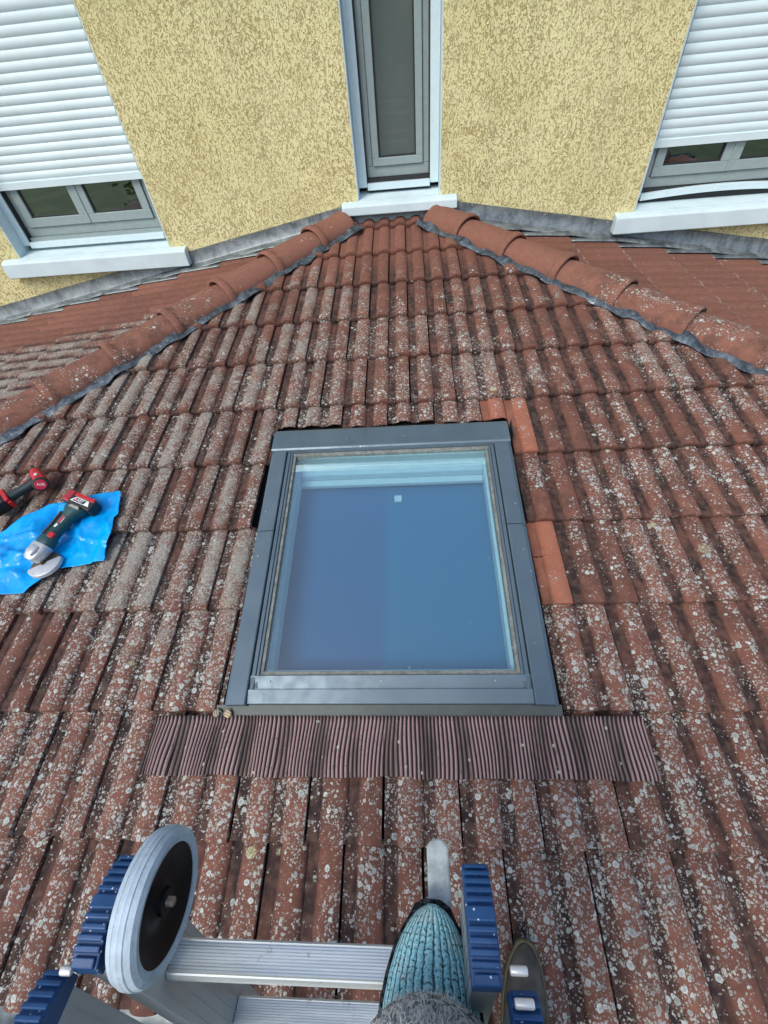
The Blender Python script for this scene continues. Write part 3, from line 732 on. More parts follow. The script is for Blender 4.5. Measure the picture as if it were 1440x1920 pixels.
# ------------------------------------------------------------ ground and trees behind the viewer (seen in the panes)
def grass_mat():
    t = NT('lawn'); c = t.mix(t.ramp(t.noise(.8, 6, .7), .35, .65), (.035, .065, .02), (.08, .11, .035)); t.set(c, .9); return t.m
g = MB().add([Vector(q) for q in ((-150, -150, -3.2), (150, -150, -3.2), (150, 150, -3.2), (-150, 150, -3.2))], [(0, 1, 2, 3)])
struct(g.build('ground', grass_mat()))
M_BARK = simple('bark', (.12, .085, .06), .9, var=.3, bump=.8, bscale=40, bdist=.02)
def leafmat():
    t = NT('leaves'); c = t.mix(t.ramp(t.noise(3, 4), .35, .65), (.08, .16, .03), (.26, .36, .09)); t.set(c, .7)
    return t.m
M_LEAF = leafmat()
for (tx, ty, th_, lb) in ((-4.6, -6.5, 6.5, 'broad green tree at the left behind the viewer'), (-1.2, -8.5, 7.5, 'tall green tree in the middle behind the viewer'), (3.6, -7.2, 6.0, 'lower green tree at the right behind the viewer')):
    tr = thing('tree', lb, 'tree', Matrix.Translation((tx, ty, -3.2)), group='trees behind the viewer')
    mb = MB(); mb.tube([(0, 0, 0), (.1, .05, 1.5), (.05, .1, 3), (0, 0, th_*.8)], [.2, .15, .11, .03])
    for k in range(7):
        a = k*2.4; z = 1.8+k*.45; mb.tube([(0.05, .05, z), (cos(a)*.8, sin(a)*.8, z+.6), (cos(a)*1.6, sin(a)*1.6, z+1.0)], [.07, .045, .015], 6)
    mb.build('trunk', M_BARK, tr, smooth=True)
    mb = MB(); cl = []
    for k in range(46):
        a = random.uniform(0, 2*pi); rr = random.uniform(.2, 1.9); z = random.uniform(.5, th_)
        s = 1.25*(1-((z-.5)/(th_-.5)-.4)**2)
        cl.append((Vector((cos(a)*rr*s, sin(a)*rr*s, z)), random.uniform(.35, .7)))
    for k in range(8000):
        c0, r0 = random.choice(cl); p = c0+Vector((random.gauss(0, 1), random.gauss(0, 1), random.gauss(0, .8)))*r0*.5
        a = Vector((random.uniform(-1, 1), random.uniform(-1, 1), random.uniform(-.6, .6))).normalized()*.10; b = a.orthogonal().normalized()*.06
        mb.add([p-a, p+b, p+a, p-b], [(0, 1, 2, 3)])
    mb.keep = True; mb.build('crown', M_LEAF, tr)
# ------------------------------------------------------------ aluminium ladder leaning over the eaves
M_ALU = None
def alu(name, groove=False, dark=1.0, axis='x', metal=.6):
    t = NT(name); n = t.noise(1, 4, .6, vec=t.mapping((4, 60, 60) if axis == 'x' else (60, 60, 4)))
    c = t.mix(t.ramp(n, .3, .7), tuple(x*dark for x in (.66, .72, .75)), tuple(x*dark for x in (.84, .90, .93)))
    c = t.mix(t.ramp(t.noise(34, 6, .8), .60, .72, 0, .75), c, (.20, .17, .14))
    t.set(c, t.ramp(n, .3, .7, .34, .52), metal); t.bump(n, .12, .0006); return t.m
M_RUNG = alu('rung_aluminium'); M_RAIL = alu('rail_aluminium', dark=.56, axis='z', metal=.35)
def blueplastic():
    t = NT('dark_blue_plastic'); c = t.mix(t.ramp(t.noise(25, 4), .3, .7), (.010, .050, .15), (.020, .080, .21))
    v = t.voro(330); vs = t.n('ShaderNodeSeparateColor'); t.link(v.outputs['Color'], vs.inputs[0])
    mk = t.math('MULTIPLY', t.math('LESS_THAN', v.outputs['Distance'], .30), t.math('GREATER_THAN', vs.outputs[0], .93))
    c = t.mix(mk, c, (.55, .6, .62)); c = t.mix(t.ramp(t.noise(60, 5, .75), .6, .75, 0, .35), c, (.20, .24, .30))
    t.set(c, .5, 0, .4); t.bump(t.noise(300, 3), .2, .0006); return t.m
M_BLUE = blueplastic()
LEAN = rad(15.0)
LO = Vector((-.018, -.120, .860))
ML = Matrix.Translation(LO)@Matrix.Rotation(-LEAN, 4, 'X')      # local z up the ladder, y away from the viewer
ladder = thing('ladder', 'aluminium ladder with blue ribbed end caps and two wheels, standing up over the eaves', 'ladder', ML)
def Lb(mb, name, mat, **k): return mb.build(name, mat, ladder, **k)
def endcap(xa, xb, yc, zc, ln=.082, label=None, arc=.011):
    # arched ribbed cap: ribs run across (x)
    m = MB(); n = 11
    def zt(y): return zc+arc*(1-((y-yc)/(ln/2))**2)-arc
    base_top = [(y_, zt(y_)-.0035) for y_ in [yc-ln/2+ln*i/20 for i in range(21)]]
    poly = base_top+[(yc+ln/2, zc-.030), (yc-ln/2, zc-.030)]
    m.loft([[Vector((xa, y, z)) for y, z in poly], [Vector((xb, y, z)) for y, z in poly]])
    # ribs
    ys = [-.5, -.405, -.325, -.245, -.165, -.085, .085, .165, .245, .325, .405, .5]
    segs = [(-.5, -.42), (-.385, -.335), (-.300, -.250), (-.215, -.165), (-.13, -.08), (-.045, .085), (.12, .17), (.205, .255), (.29, .34), (.375, .42), (.452, .5)]
    for a, b in segs:
        y0, y1 = yc+a*ln, yc+b*ln
        x0_, x1_ = xa+.0004, xb-.0004
        if a == -.5 or b == .5: x0_ += .002; x1_ -= .002
        pts = [(y0, zt(y0)-.0045), (y1, zt(y1)-.0045), (y1, zt(y1)), (y0, zt(y0))]
        m.loft([[Vector((x0_, y, z)) for y, z in pts], [Vector((x1_, y, z)) for y, z in pts]])
    return Lb(m, 'end_cap', M_BLUE, bevel=.0012, label=label)
# section nearest the house (inner rails) and section nearest the viewer (outer rails)
XA_i, XA_o = .160, .185; XB_i, XB_o = .190, .214
def cchannel(x_in, x_out, yc, z0, z1, dpt):
    # C profile, open to the outside, web on the inside
    sg = 1 if x_out > 0 else -1; t = .0025
    m = MB()
    m.box((min(x_in, x_in+sg*t), yc-dpt/2, z0), (max(x_in, x_in+sg*t), yc+dpt/2, z1))
    for ys in (yc-dpt/2, yc+dpt/2-t): m.box((min(x_in+sg*t, x_out), ys, z0), (max(x_in+sg*t, x_out), ys+t, z1))
    for k in range(5):
        yy = yc-dpt*.36+dpt*.18*k; m.box((min(x_in-sg*.0008, x_in), yy-.0008, z0), (max(x_in-sg*.0008, x_in), yy+.0008, z1))
    return m
for sg in (-1, 1):
    lr = 'left' if sg < 0 else 'right'
    a, b = sorted((sg*XA_i, sg*XA_o)); endcap(a, b, .002, .002, label='front %s ribbed end cap' % lr)
    a, b = sorted((sg*XB_i, sg*XB_o)); endcap(a, b, -.080, -.012, label='rear %s ribbed end cap' % lr, ln=.085)
    Lb(cchannel(sg*(XA_i+.001), sg*(XA_o-.001), .0, -4.15, -.026, .070), 'rail', M_RAIL, bevel=.0006)
    Lb(cchannel(sg*(XB_i+.001), sg*(XB_o-.001), -.080, -4.13, -.040, .072), 'rail', M_RAIL, bevel=.0006)
# guide hooks between the sections
M_BRIGHT = simple('bright_aluminium', (.7, .71, .7), .45, metal=.4, bump=.2)
for x, y, z, ln in ((-.186, -.040, -.012, .010), (.199, -.029, -.010, .014), (.200, -.047, -.012, .015)):
    m = MB(); m.lathe([(0, -ln/2), (.0028, -ln/2), (.0034, -ln/2+.001), (.0034, ln/2-.001), (.0028, ln/2), (0, ln/2)], Matrix.Translation((x, y, z))@Matrix.Rotation(pi/2, 4, 'Y'), 16)
    Lb(m, 'guide_pin', M_BRIGHT, smooth=True, angle=40)
def rung(x0, x1, yc, z, d=.034, th=.024):
    m = MB(); pts = []
    # flat ribbed top, rounded edges
    nr = 9; top = []
    for k in range(nr):
        y0 = yc-d*.36+d*.72*k/nr; y1 = y0+d*.72/nr
        top += [(y0, z), (y0+(y1-y0)*.60, z), (y0+(y1-y0)*.66, z-.0014), (y0+(y1-y0)*.94, z-.0014)]
    pts = [(yc-d*.5, z-th*.55), (yc-d*.49, z-.005), (yc-d*.44, z-.0006), (yc-d*.40, z+.0008)]+top+[(yc+d*.40, z+.0008), (yc+d*.45, z-.001), (yc+d*.5, z-.007), (yc+d*.46, z-th), (yc-d*.40, z-th)]
    m.loft([[Vector((x0, y, zz)) for y, zz in pts], [Vector((x1, y, zz)) for y, zz in pts]])
    return m
for k in range(14):
    z = -.158-k*.287
    o = Lb(rung(-XA_i, XA_i, .0, z), 'rung', M_RUNG)
    # rungs stay level although the ladder leans
    o.location = (0, 0, 0)
for k in range(13):
    Lb(rung(-XB_i, XB_i, -.080, z0 := -.30-k*.287), 'rung', M_RUNG)
# wheels
M_TYRE = simple('grey_tyre', (.40, .50, .58), .75, var=.12, nscale=45, bump=.6, bscale=260, bdist=.001, dirt=.6, dcol=(.24, .30, .36))
M_HUB = simple('black_hub', (.004, .004, .005), .4, spec=.25, bump=.05, dirt=.15, dcol=(.06, .05, .04))
for sg in (-1,):
    xc = sg*.1365
    Mw = Matrix.Translation((xc, .013, -.030))@Matrix.Rotation(pi/2, 4, 'Y')
    hw = .0135
    m = MB(); pr = [(.0475, -hw*.86), (.054, -hw), (.0588, -hw*.80), (.0604, -hw*.45), (.0600, -hw*.42), (.0612, -hw*.36), (.0609, -hw*.1), (.0615, 0), (.0609, hw*.1), (.0612, hw*.36), (.0600, hw*.42), (.0604, hw*.45), (.0588, hw*.8), (.054, hw), (.0475, hw*.86), (.0475, -hw*.86)]
    m.lathe(pr, Mw, 90); Lb(m, 'wheel_tyre', M_TYRE if sg < 0 else simple('scuffed_tyre', (.34, .37, .36), .7, var=.15, nscale=50, bump=.5, bscale=200, bdist=.001, dirt=.6, dcol=(.2, .21, .2)), smooth=True, angle=40, label='pale grey solid tyre')
    m = MB(); pr = [(.0, .010), (.011, .010), (.012, .006), (.020, .002), (.030, .003), (.038, .007), (.0475, .0105), (.0475, -.0105), (.038, -.007), (.020, -.002), (.012, -.008), (0, -.008)]
    m.lathe(pr, Mw, 60); Lb(m, 'wheel_hub', M_HUB, smooth=True, angle=40)
    m = MB(); m.lathe([(0, .0175), (.0034, .017), (.0042, .016), (.0042, -.016), (.0034, -.017), (0, -.0175)], Mw, 20)
    Lb(m, 'axle_bolt', simple('rusty_bolt', (.33, .27, .22), .5, metal=.6, var=.4, nscale=200), smooth=True, angle=40)
    m = MB()        # triangular bracket plate carrying the axle
    pts = [(-.036, -.150), (.034, -.150), (.034, -.085), (.020, -.020), (.006, -.020), (-.036, -.060)]
    m.prism(pts, 0, .0022, Matrix(((0, 0, 1, sg*.1575 if sg > 0 else -.1597), (1, 0, 0, 0), (0, 1, 0, 0), (0, 0, 0, 1))))
    Lb(m, 'wheel_bracket', M_RAIL, bevel=.0006)

m = MB()         # flat galvanised bar folded out beside the right rail
zb_ = -.172; pts = [(-.090, -.0), (.046, -.0)]
outl = [(.131, -.11), (.1575, -.11), (.1575, .100)]+[(.1443+.0132*cos(a), .100+.010*sin(a)) for a in [pi*k/8 for k in range(1, 8)]]+[(.131, .100)]
m.prism([(x-.004, y) for x, y in outl], -.007, 0, Matrix.Translation((0, 0, -.150))@Matrix.Rotation(-LEAN*-.6, 4, 'X'))
Lb(m, 'fold_out_bar', simple('galvanised_steel', (.42, .47, .46), .5, metal=.3, var=.25, nscale=60, bump=.3, dirt=.5, dcol=(.25, .28, .27)), bevel=.0025)
m = MB(); m.lathe([(0, .0012), (.004, .001), (.005, 0)], Matrix.Translation((.141, .012, -.148)), 16); Lb(m, 'rivet', M_SCREW)

# ------------------------------------------------------------ person standing on the ladder and the eaves
def knit(name):
    t = NT(name); a = t.n('ShaderNodeAttribute', attribute_name='A'); sc = t.n('ShaderNodeSeparateColor'); t.link(a.outputs['Color'], sc.inputs[0])
    u, v = sc.outputs[0], sc.outputs[1]
    wob = t.math('MULTIPLY', t.noise(70, 4, .7), .05)
    s = t.math('SINE', t.math('MULTIPLY', t.math('ADD', u, wob), 2*pi*17))
    row = t.math('SINE', t.math('ADD', t.math('ADD', t.math('MULTIPLY', v, 2*pi*46), t.math('MULTIPLY', t.noise(60, 3), 9)), t.math('MULTIPLY', s, 1.2)))
    fz = t.noise(420, 3, .7)
    c = t.mix(t.ramp(fz, .35, .65), (.20, .52, .62), (.42, .76, .82))
    c = t.mix(t.ramp(t.noise(30, 3), .45, .65, 0, .5), c, (.52, .66, .62))
    c = t.mix(t.math('MULTIPLY', t.ramp(s, -.62, -.93), .9), c, (.02, .05, .07))
    c = t.mix(t.math('MULTIPLY', t.math('MULTIPLY', t.ramp(row, .1, .8), t.ramp(t.noise(300, 2), .5, .6)), .8), c, (.02, .04, .05))
    t.set(c, .95, 0, .1); t.bump(t.math('ADD', s, t.math('ADD', t.math('MULTIPLY', row, .12), t.math('MULTIPLY', fz, 2))), .6, .0011); return t.m
def fuzz(name, c1, c2, sc_=500):
    t = NT(name); n = t.noise(sc_, 4, .8); s = t.noise(sc_*.45, 3, .6); v = t.voro(sc_*.5)
    c = t.mix(t.ramp(n, .42, .58), c1, c2); c = t.mix(t.ramp(s, .5, .62, 0, .7), c, (.05, .06, .08))
    t.set(c, 1, 0, .1); t.bump(t.math('ADD', n, v.outputs['Distance']), 1, .003); return t.m
person = thing('person', 'person in dark trousers with one blue knitted shoe on the ladder rung', 'person', Matrix.Translation((.20, -.40, .0)))
PM = person.matrix_world.inverted()
def Pp(mb, name, mat, **k): return xf(mb, PM).build(name, mat, person, **k)
def shoe(M, width, length, height, mat, rim, name, label, tip=.9, opening=.16):
    # lofted upper along -y from the toe
    st = [(0, .10, .30), (.003, .23, .38), (.006, .33, .44), (.012, .45, .52), (.018, .54, .58), (.028, .66, .66), (.038, .75, .73), (.057, .87, .82), (.076, .94, .90), (.10, 1, 1.0), (.13, 1, 1.18), (.155, .96, 1.45), (.175, .92, 1.9)]
    L = length; rings = []; cols = []; n = 40
    st2 = st+[(.20, .86, 2.1), (.24, .82, 2.1), (L-.01, .60, 1.8), (L, .3, 1.5)]
    for d, wf, hf in st2:
        ring = []
        for k in range(n+1):
            a = pi*k/n; cx = cos(a); sx = sin(a)
            x = width/2*wf*(abs(cx)**.85)*(1 if cx > 0 else -1); z = .014+height*hf*.5*(sx**.72)
            ring.append(M@Vector((x+.006*sin(min(1, d/.1)*1.5)*0, -d, z)))
            cols.append((k/n, min(1, d/.22), 0, 1))
        rings.append(ring)
    m = MB(); m.loft(rings, close=False, cap=False, cols=cols)
    s = Pp(m, name, mat, smooth=True, angle=180, label=label)
    # sole and rim
    m = MB(); out = []
    for d, wf, hf in st2: out.append((width/2*wf+.0035, -d+(.0045 if d < .01 else 0)))
    poly = [(x, y) for x, y in out]+[(-x, y) for x, y in reversed(out)]
    m.prism(poly, 0, .019, M)
    rm = Pp(m, 'sole', rim, bevel=.003); rm.name = 'sole'
    return s
# left foot on the first rung
zr = ML@Vector((0, 0, -.158))
tipL = Vector((.1135, -.112, zr.z+.008))
MSL = Matrix.Translation(tipL)@Matrix.Rotation(rad(-4), 4, 'Z')@Matrix.Rotation(rad(-3), 4, 'X')
M_SOLE = fuzz('black_knit_rim', (.004, .005, .007), (.018, .022, .026), 300)
shoe(MSL, .100, .255, .062, knit('light_blue_knit'), M_SOLE, 'shoe', 'light blue ribbed knitted shoe with black rim')
tipR = F(.320, -.165/cos(TH), .014)
MSR = Matrix.Translation(tipR)@Matrix.Rotation(rad(-9), 4, 'Z')@Matrix.Rotation(TH, 4, 'X')
M_LEATHER = simple('worn_dark_leather', (.06, .055, .045), .6, var=.5, nscale=25, bump=.6, bscale=60, bdist=.003, dirt=.5, dcol=(.15, .14, .11))
shoe(MSR, .088, .265, .07, M_LEATHER, simple('olive_sole', (.14, .12, .06), .7), 'shoe', 'worn dark shoe with thin olive sole')
M_SOCK = fuzz('grey_marled_wool', (.26, .27, .27), (.72, .73, .70), 260)
M_TROUSER = fuzz('dark_trouser_cloth', (.012, .013, .016), (.03, .032, .036), 250)
ankL = MSL@Vector((0, -.132, .088)); ankR = MSR@Vector((0, -.195, .09))
kneeL = Vector((.10, -.40, 1.14)); kneeR = Vector((.30, -.47, .58)); hipL = Vector((.11, -.62, 1.06)); hipR = Vector((.29, -.60, 1.02))
def sock(c, up, r0, name='sock'):
    m = MB(); up = up.normalized(); a = up.orthogonal().normalized(); b = up.cross(a); rings = []
    for k, (s, r) in enumerate(((-.035, r0*.98), (-.03, r0*1.12), (-.018, r0*1.2), (0, r0*1.16), (.012, r0*1.02), (.02, r0*1.1), (.035, r0*1.14), (.05, r0*1.05), (.09, r0*.95), (.16, r0*1.0))):
        rings.append([c+up*s+(a*cos(q*2*pi/48)+b*sin(q*2*pi/48))*r*(1+.05*noise.noise(Vector((q*.35, k*.8, 0)))) for q in range(48)])
    m.loft(rings); return Pp(m, name, M_SOCK, smooth=True, angle=180)
sock(ankL, (kneeL-ankL)+Vector((0, .1, 0)), .056)
sock(ankR, kneeR-ankR, .045)
def fibres(name, label, base, n, ln, mat, seed):
    rr = random.Random(seed); m = MB(); m.keep = True
    for k in range(n):
        p, nn = base(rr); d = (nn*.7+Vector((rr.gauss(0, 1), rr.gauss(0, 1), rr.gauss(0, 1)))*.6).normalized(); L = ln*rr.uniform(.4, 1.2)
        sd_ = d.orthogonal().normalized()*.00032; q = p+d*L*.5+Vector((rr.gauss(0, 1), rr.gauss(0, 1), rr.gauss(0, 1)))*L*.25; e = p+d*L
        m.add([p-sd_, p+sd_, q+sd_*.8, q-sd_*.8, e], [(0, 1, 2, 3), (3, 2, 4)])
    o = Pp(m, name, mat); o['kind'] = 'stuff'; return o
def on_sock(c, up, r0):
    up = up.normalized(); a = up.orthogonal().normalized(); b = up.cross(a)
    def f(rr):
        t = rr.uniform(0, 2*pi); s_ = rr.uniform(-.034, .11); rad_ = r0*(1.12 if s_ < .05 else 1.0); n_ = a*cos(t)+b*sin(t)
        return c+up*s_+n_*rad_, n_
    return f
fibres('wool_fibres', '', on_sock(ankL, (kneeL-ankL)+Vector((0, .1, 0)), .056), 9000, .007, simple('pale_wool', (.62, .64, .62), 1, var=.4, nscale=400, bump=0), 3)
# continuous body: feet, shanks, thighs and hips grown as one skin
me = bpy.data.meshes.new('body')
pts = [((hipL+hipR)/2+Vector((0, 0, .12)), .12), ((hipL+hipR)/2+Vector((0, 0, .0)), .13), (hipL, .088), (kneeL, .058), (ankL+Vector((0, 0, .03)), .036), (MSL@Vector((0, -.15, .03)), .026), (MSL@Vector((0, -.10, .026)), .014),
       (hipR, .088), (kneeR, .058), (ankR, .036), (MSR@Vector((0, -.2, .035)), .026), (MSR@Vector((0, -.10, .03)), .014)]
me.from_pydata([PM@q for q, r in pts], [(0, 1), (1, 2), (2, 3), (3, 4), (4, 5), (5, 6), (1, 7), (7, 8), (8, 9), (9, 10), (10, 11)], [])
bo = bpy.data.objects.new('body', me); COL.objects.link(bo); bo.parent = person
md = bo.modifiers.new('skin', 'SKIN')
for i, (q, r) in enumerate(pts): me.skin_vertices[0].data[i].radius = (r, r)
me.skin_vertices[0].data[0].use_root = True
bo.modifiers.new('sub', 'SUBSURF').levels = 2; me.materials.append(simple('skin', (.42, .25, .18), .55))
# trousers
me = bpy.data.meshes.new('trousers'); e1 = ankL+(kneeL-ankL)*.30; e2 = ankR+(kneeR-ankR)*.22
pts2 = [((hipL+hipR)/2+Vector((0, 0, .14)), .15), ((hipL+hipR)/2, .16), (hipL, .108), (kneeL, .080), (kneeL.lerp(e1, .6), .066), (e1, .068), (hipR, .108), (kneeR, .080), (kneeR.lerp(e2, .6), .064), (e2, .066)]
me.from_pydata([PM@q for q, r in pts2], [(0, 1), (1, 2), (2, 3), (3, 4), (4, 5), (1, 6), (6, 7), (7, 8), (8, 9)], [])
tb = bpy.data.objects.new('trousers', me); COL.objects.link(tb); tb.parent = person
tb.modifiers.new('skin', 'SKIN')
for i, (q, r) in enumerate(pts2): me.skin_vertices[0].data[i].radius = (r, r)
me.skin_vertices[0].data[0].use_root = True
tb.modifiers.new('sub', 'SUBSURF').levels = 2; me.materials.append(M_TROUSER)

# ------------------------------------------------------------ blue plastic bag, grinder, impact driver
def bagmat():
    t = NT('bright_blue_plastic_film'); c = t.mix(t.ramp(t.noise(6, 3), .3, .7), (.0, .27, .74), (.0, .36, .84))
    t.set(c, .24, 0, .35); b1 = t.bump(t.voro(15, vadd(t, t.co, vscale(t, t.noise(14, 2, color=True), .05))).outputs['Distance'], .6, .010); t.bump(t.noise(55, 3), .3, .002, b1); return t.m
poly = [(-1.86, 1.0), (-1.60, .93), (-1.486, .934), (-1.406, 1.016), (-1.33, 1.055), (-1.261, 1.07), (-1.17, 1.088), (-1.081, 1.109), (-1.062, 1.112), (-1.05, 1.098), (-1.028, 1.0), (-1.040, .985), (-1.018, .91), (-1.030, .85), (-1.022, .809), (-1.07, .80), (-1.185, .779), (-1.215, .745), (-1.27, .685), (-1.359, .684), (-1.62, .67), (-1.84, .74), (-1.93, .86)]
bm = bmesh.new(); f = bm.faces.new([bm.verts.new((x, y, 0)) for x, y in poly]); bmesh.ops.triangulate(bm, faces=[f])
for k in range(-326, -166): bmesh.ops.bisect_plane(bm, geom=bm.verts[:]+bm.edges[:]+bm.faces[:], dist=1e-6, plane_co=(k*.006, 0, 0), plane_no=(1, 0, 0))
for k in range(109, 190): bmesh.ops.bisect_plane(bm, geom=bm.verts[:]+bm.edges[:]+bm.faces[:], dist=1e-6, plane_co=(0, k*.006, 0), plane_no=(0, 1, 0))
rg = random.Random(5)
folds = []
for k in range(60):
    a = rg.uniform(0, pi); c0 = Vector((rg.uniform(-1.6, -1.02), rg.uniform(.7, 1.1))); folds.append((Vector((cos(a), sin(a))), c0, rg.uniform(.012, .06), rg.uniform(.004, .011)*rg.choice((1, 1, -.7)), rg.uniform(.08, .22)))
def bagh(u, v):
    h = .016+.004*noise.noise(Vector((u*9, v*9, 0)))
    p = Vector((u, v))
    for d, c0, wdt, amp, ln in folds:
        q = p-c0; x = abs(q.dot(d)); y = q.dot(Vector((-d.y, d.x)))
        if x < wdt and abs(y) < ln: h += amp*(1-x/wdt)*(1-(abs(y)/ln)**2)
    uu = u/W+(.5 if math.floor(v/E) % 2 else 0); h += .006*profile(uu-math.floor(uu))
    # thicker doubled layer at the right end
    h += .010*sm(.005, .012, (u+1.30)*.25+(v-.93)*.97-.0)*sm(-1.30, -1.2, u)
    g = Vector((-1.20, .80)); h -= .014*max(0, 1-(p-g).length/.14)
    return max(h, .0125)
OB = Vector((-1.3, .9, 0))
for vtx in bm.verts:
    h = bagh(vtx.co.x, vtx.co.y); vtx.co.z = h
for vtx in bm.verts: vtx.co -= OB
me = bpy.data.meshes.new('plastic_bag'); bm.to_mesh(me); bm.free(); me.materials.append(bagmat())
me.polygons.foreach_set('use_smooth', [True]*len(me.polygons))
bag = bpy.data.objects.new('plastic_bag', me); COL.objects.link(bag); bag.matrix_world = MF@Matrix.Translation(OB)
md = bag.modifiers.new('s', 'SOLIDIFY'); md.thickness = .0006
bag['label'] = 'crumpled bright blue plastic bag lying on the roof tiles under the angle grinder'; bag['category'] = 'bag'

M_TEAL = simple('dark_teal_plastic', (.010, .055, .062), .45, var=.15, bump=.25, bscale=300, dirt=.25, dcol=(.12, .12, .11))
M_BLK = simple('black_plastic', (.012, .013, .014), .45, bump=.1, dirt=.2, dcol=(.06, .06, .055))
M_RED = simple('red_plastic', (.42, .012, .018), .35, bump=.05)
M_CASTA = simple('cast_aluminium', (.50, .53, .54), .4, metal=.55, bump=.2, dirt=.3, dcol=(.2, .2, .2))
M_WHITE = simple('white_print', (.75, .78, .78), .5, bump=0)
# grinder: local y from head to battery
hd = Vector((-1.243, .835)); bt = Vector((-1.163, 1.035)); ax = (bt-hd); ang = math.atan2(-ax.x, ax.y)
MG = MF@Matrix.Translation((hd.x, hd.y, .064))@Matrix.Rotation(ang, 4, 'Z')@Matrix.Rotation(rad(8), 4, 'Y')
gr = thing('angle_grinder', 'teal cordless angle grinder with red topped battery lying on the blue plastic bag', 'power tool', MG)
def ering(y, rx, rz, zc=0, xc=0, n=24, p=.8):
    o = []
    for k in range(n):
        a = 2*pi*k/n; cx, sx = cos(a), sin(a)
        o.append(Vector((xc+rx*abs(cx)**p*(1 if cx > 0 else -1), y, zc+rz*abs(sx)**p*(1 if sx > 0 else -1))))
    return o
G = lambda mb, n_, m_, **k: mb.build(n_, m_, gr, **k)
m = MB(); m.loft([ering(.018, .030, .026), ering(.030, .032, .028), ering(.048, .030, .027), ering(.056, .022, .024), ering(.09, .021, .023), ering(.13, .022, .024), ering(.155, .027, .027), ering(.175, .038, .030), ering(.186, .042, .030)])
G(m, 'handle', M_TEAL, smooth=True, angle=50)
m = MB(); m.loft([ering(.050, .006, .026, xc=-.020), ering(.09, .006, .0255, xc=-.0195), ering(.15, .006, .028, xc=-.022)]); G(m, 'grip', simple('brown_grip', (.065, .055, .045), .8, bump=.5, bscale=150), smooth=True)
m = MB(); m.box((-.060, .187, -.030), (.064, .237, .022)); G(m, 'battery', M_BLK, bevel=.008, seg=3)
m = MB(); m.box((-.0615, .192, -.014), (-.030, .241, .026)); G(m, 'battery_clip', simple('maroon_plastic', (.30, .02, .03), .35, dirt=.3, dcol=(.5, .45, .45)), bevel=.006)
m = MB(); m.box((-.028, .2235, -.0), (.058, .2395, .0235)); G(m, 'battery_stripe', M_RED, bevel=.003)
# printed emblem: outlined trapezoid with letters
m = MB(); fr = [(-.030, .2012), (.052, .2012), (.041, .2215), (-.014, .2215)]; fi = [(-.021, .2035), (.028, .2035), (.034, .2190), (-.0125, .2190)]
m.add([Vector((x, y, .0226)) for x, y in fr+fi], [(0, 1, 5, 4), (1, 2, 6, 5), (2, 3, 7, 6), (3, 0, 4, 7)]); G(m, 'emblem', M_WHITE)
tx = text_mb('ABT', .0155); xf(tx, Matrix.Translation((.010, .2112, .0228))); G(tx, 'lettering', M_WHITE)
m = MB(); m.box((-.014, .2062, .0222), (-.006, .2165, .0229)); G(m, 'pink_mark', simple('pink_print', (.6, .2, .25), .5, bump=0))
m = MB(); m.prism([(-.012, .176), (.034, .176), (.028, .187), (-.006, .187)], .0290, .0300); G(m, 'grey_window', simple('grey_print', (.30, .31, .27), .5, bump=0))
m = MB(); m.box((-.004, .107, .0235), (.004, .150, .0248)); G(m, 'logo_red', simple('logo_red_print', (.42, .05, .07), .5, bump=0))
m = MB(); m.box((.0065, .109, .0226), (.0085, .150, .0236)); m.prism([(-.004, .088), (.004, .088), (.006, .1), (-.002, .104)], .0230, .0242); G(m, 'logo_white', M_WHITE)
m = MB(); m.box((.004, .047, .018), (.026, .068, .0285)); G(m, 'switch', M_RED, bevel=.002)
m = MB(); m.loft([ering(-.048, .016, .018, p=.6), ering(-.040, .026, .024, p=.6), ering(-.015, .031, .027, p=.6), ering(.010, .033, .028, p=.6), ering(.0175, .032, .027, p=.6)])
m.loft([ering(-.035, .014, .010, zc=.024, p=.6), ering(-.02, .018, .012, zc=.026, p=.6), ering(0, .016, .009, zc=.026, p=.6)])
G(m, 'gear_head', M_CASTA, smooth=True, angle=40)
m = MB(); m.box((-.034, -.020, .004), (-.028, -.008, .016)); G(m, 'lock_button', M_RED, bevel=.002)
nd = Vector((.22, -.12, -.96)).normalized(); ex = Vector((.9, -.25, 0)); ex = (ex-nd*ex.dot(nd)).normalized(); ey = nd.cross(ex)
cc = Vector((.022, -.030, .0))+nd*.026
Md = Matrix((( ex.x, ey.x, nd.x, cc.x), (ex.y, ey.y, nd.y, cc.y), (ex.z, ey.z, nd.z, cc.z), (0, 0, 0, 1)))
m = MB(); m.lathe([(.010, -.002), (.052, -.002), (.057, .001), (.058, .014), (.056, .014), (.055, .003), (.010, .001), (.010, -.002)], Md, 40, -pi*.36, pi*.60)
G(m, 'disc_guard', simple('pale_guard', (.46, .50, .53), .45, metal=.3, bump=.2, dirt=.3), smooth=True, angle=40)
m = MB(); m.lathe([(0, .005), (.050, .005), (.050, .0075), (0, .0075)], Md, 48); G(m, 'cutting_disc', simple('brown_disc', (.10, .08, .06), .8, bump=.4))

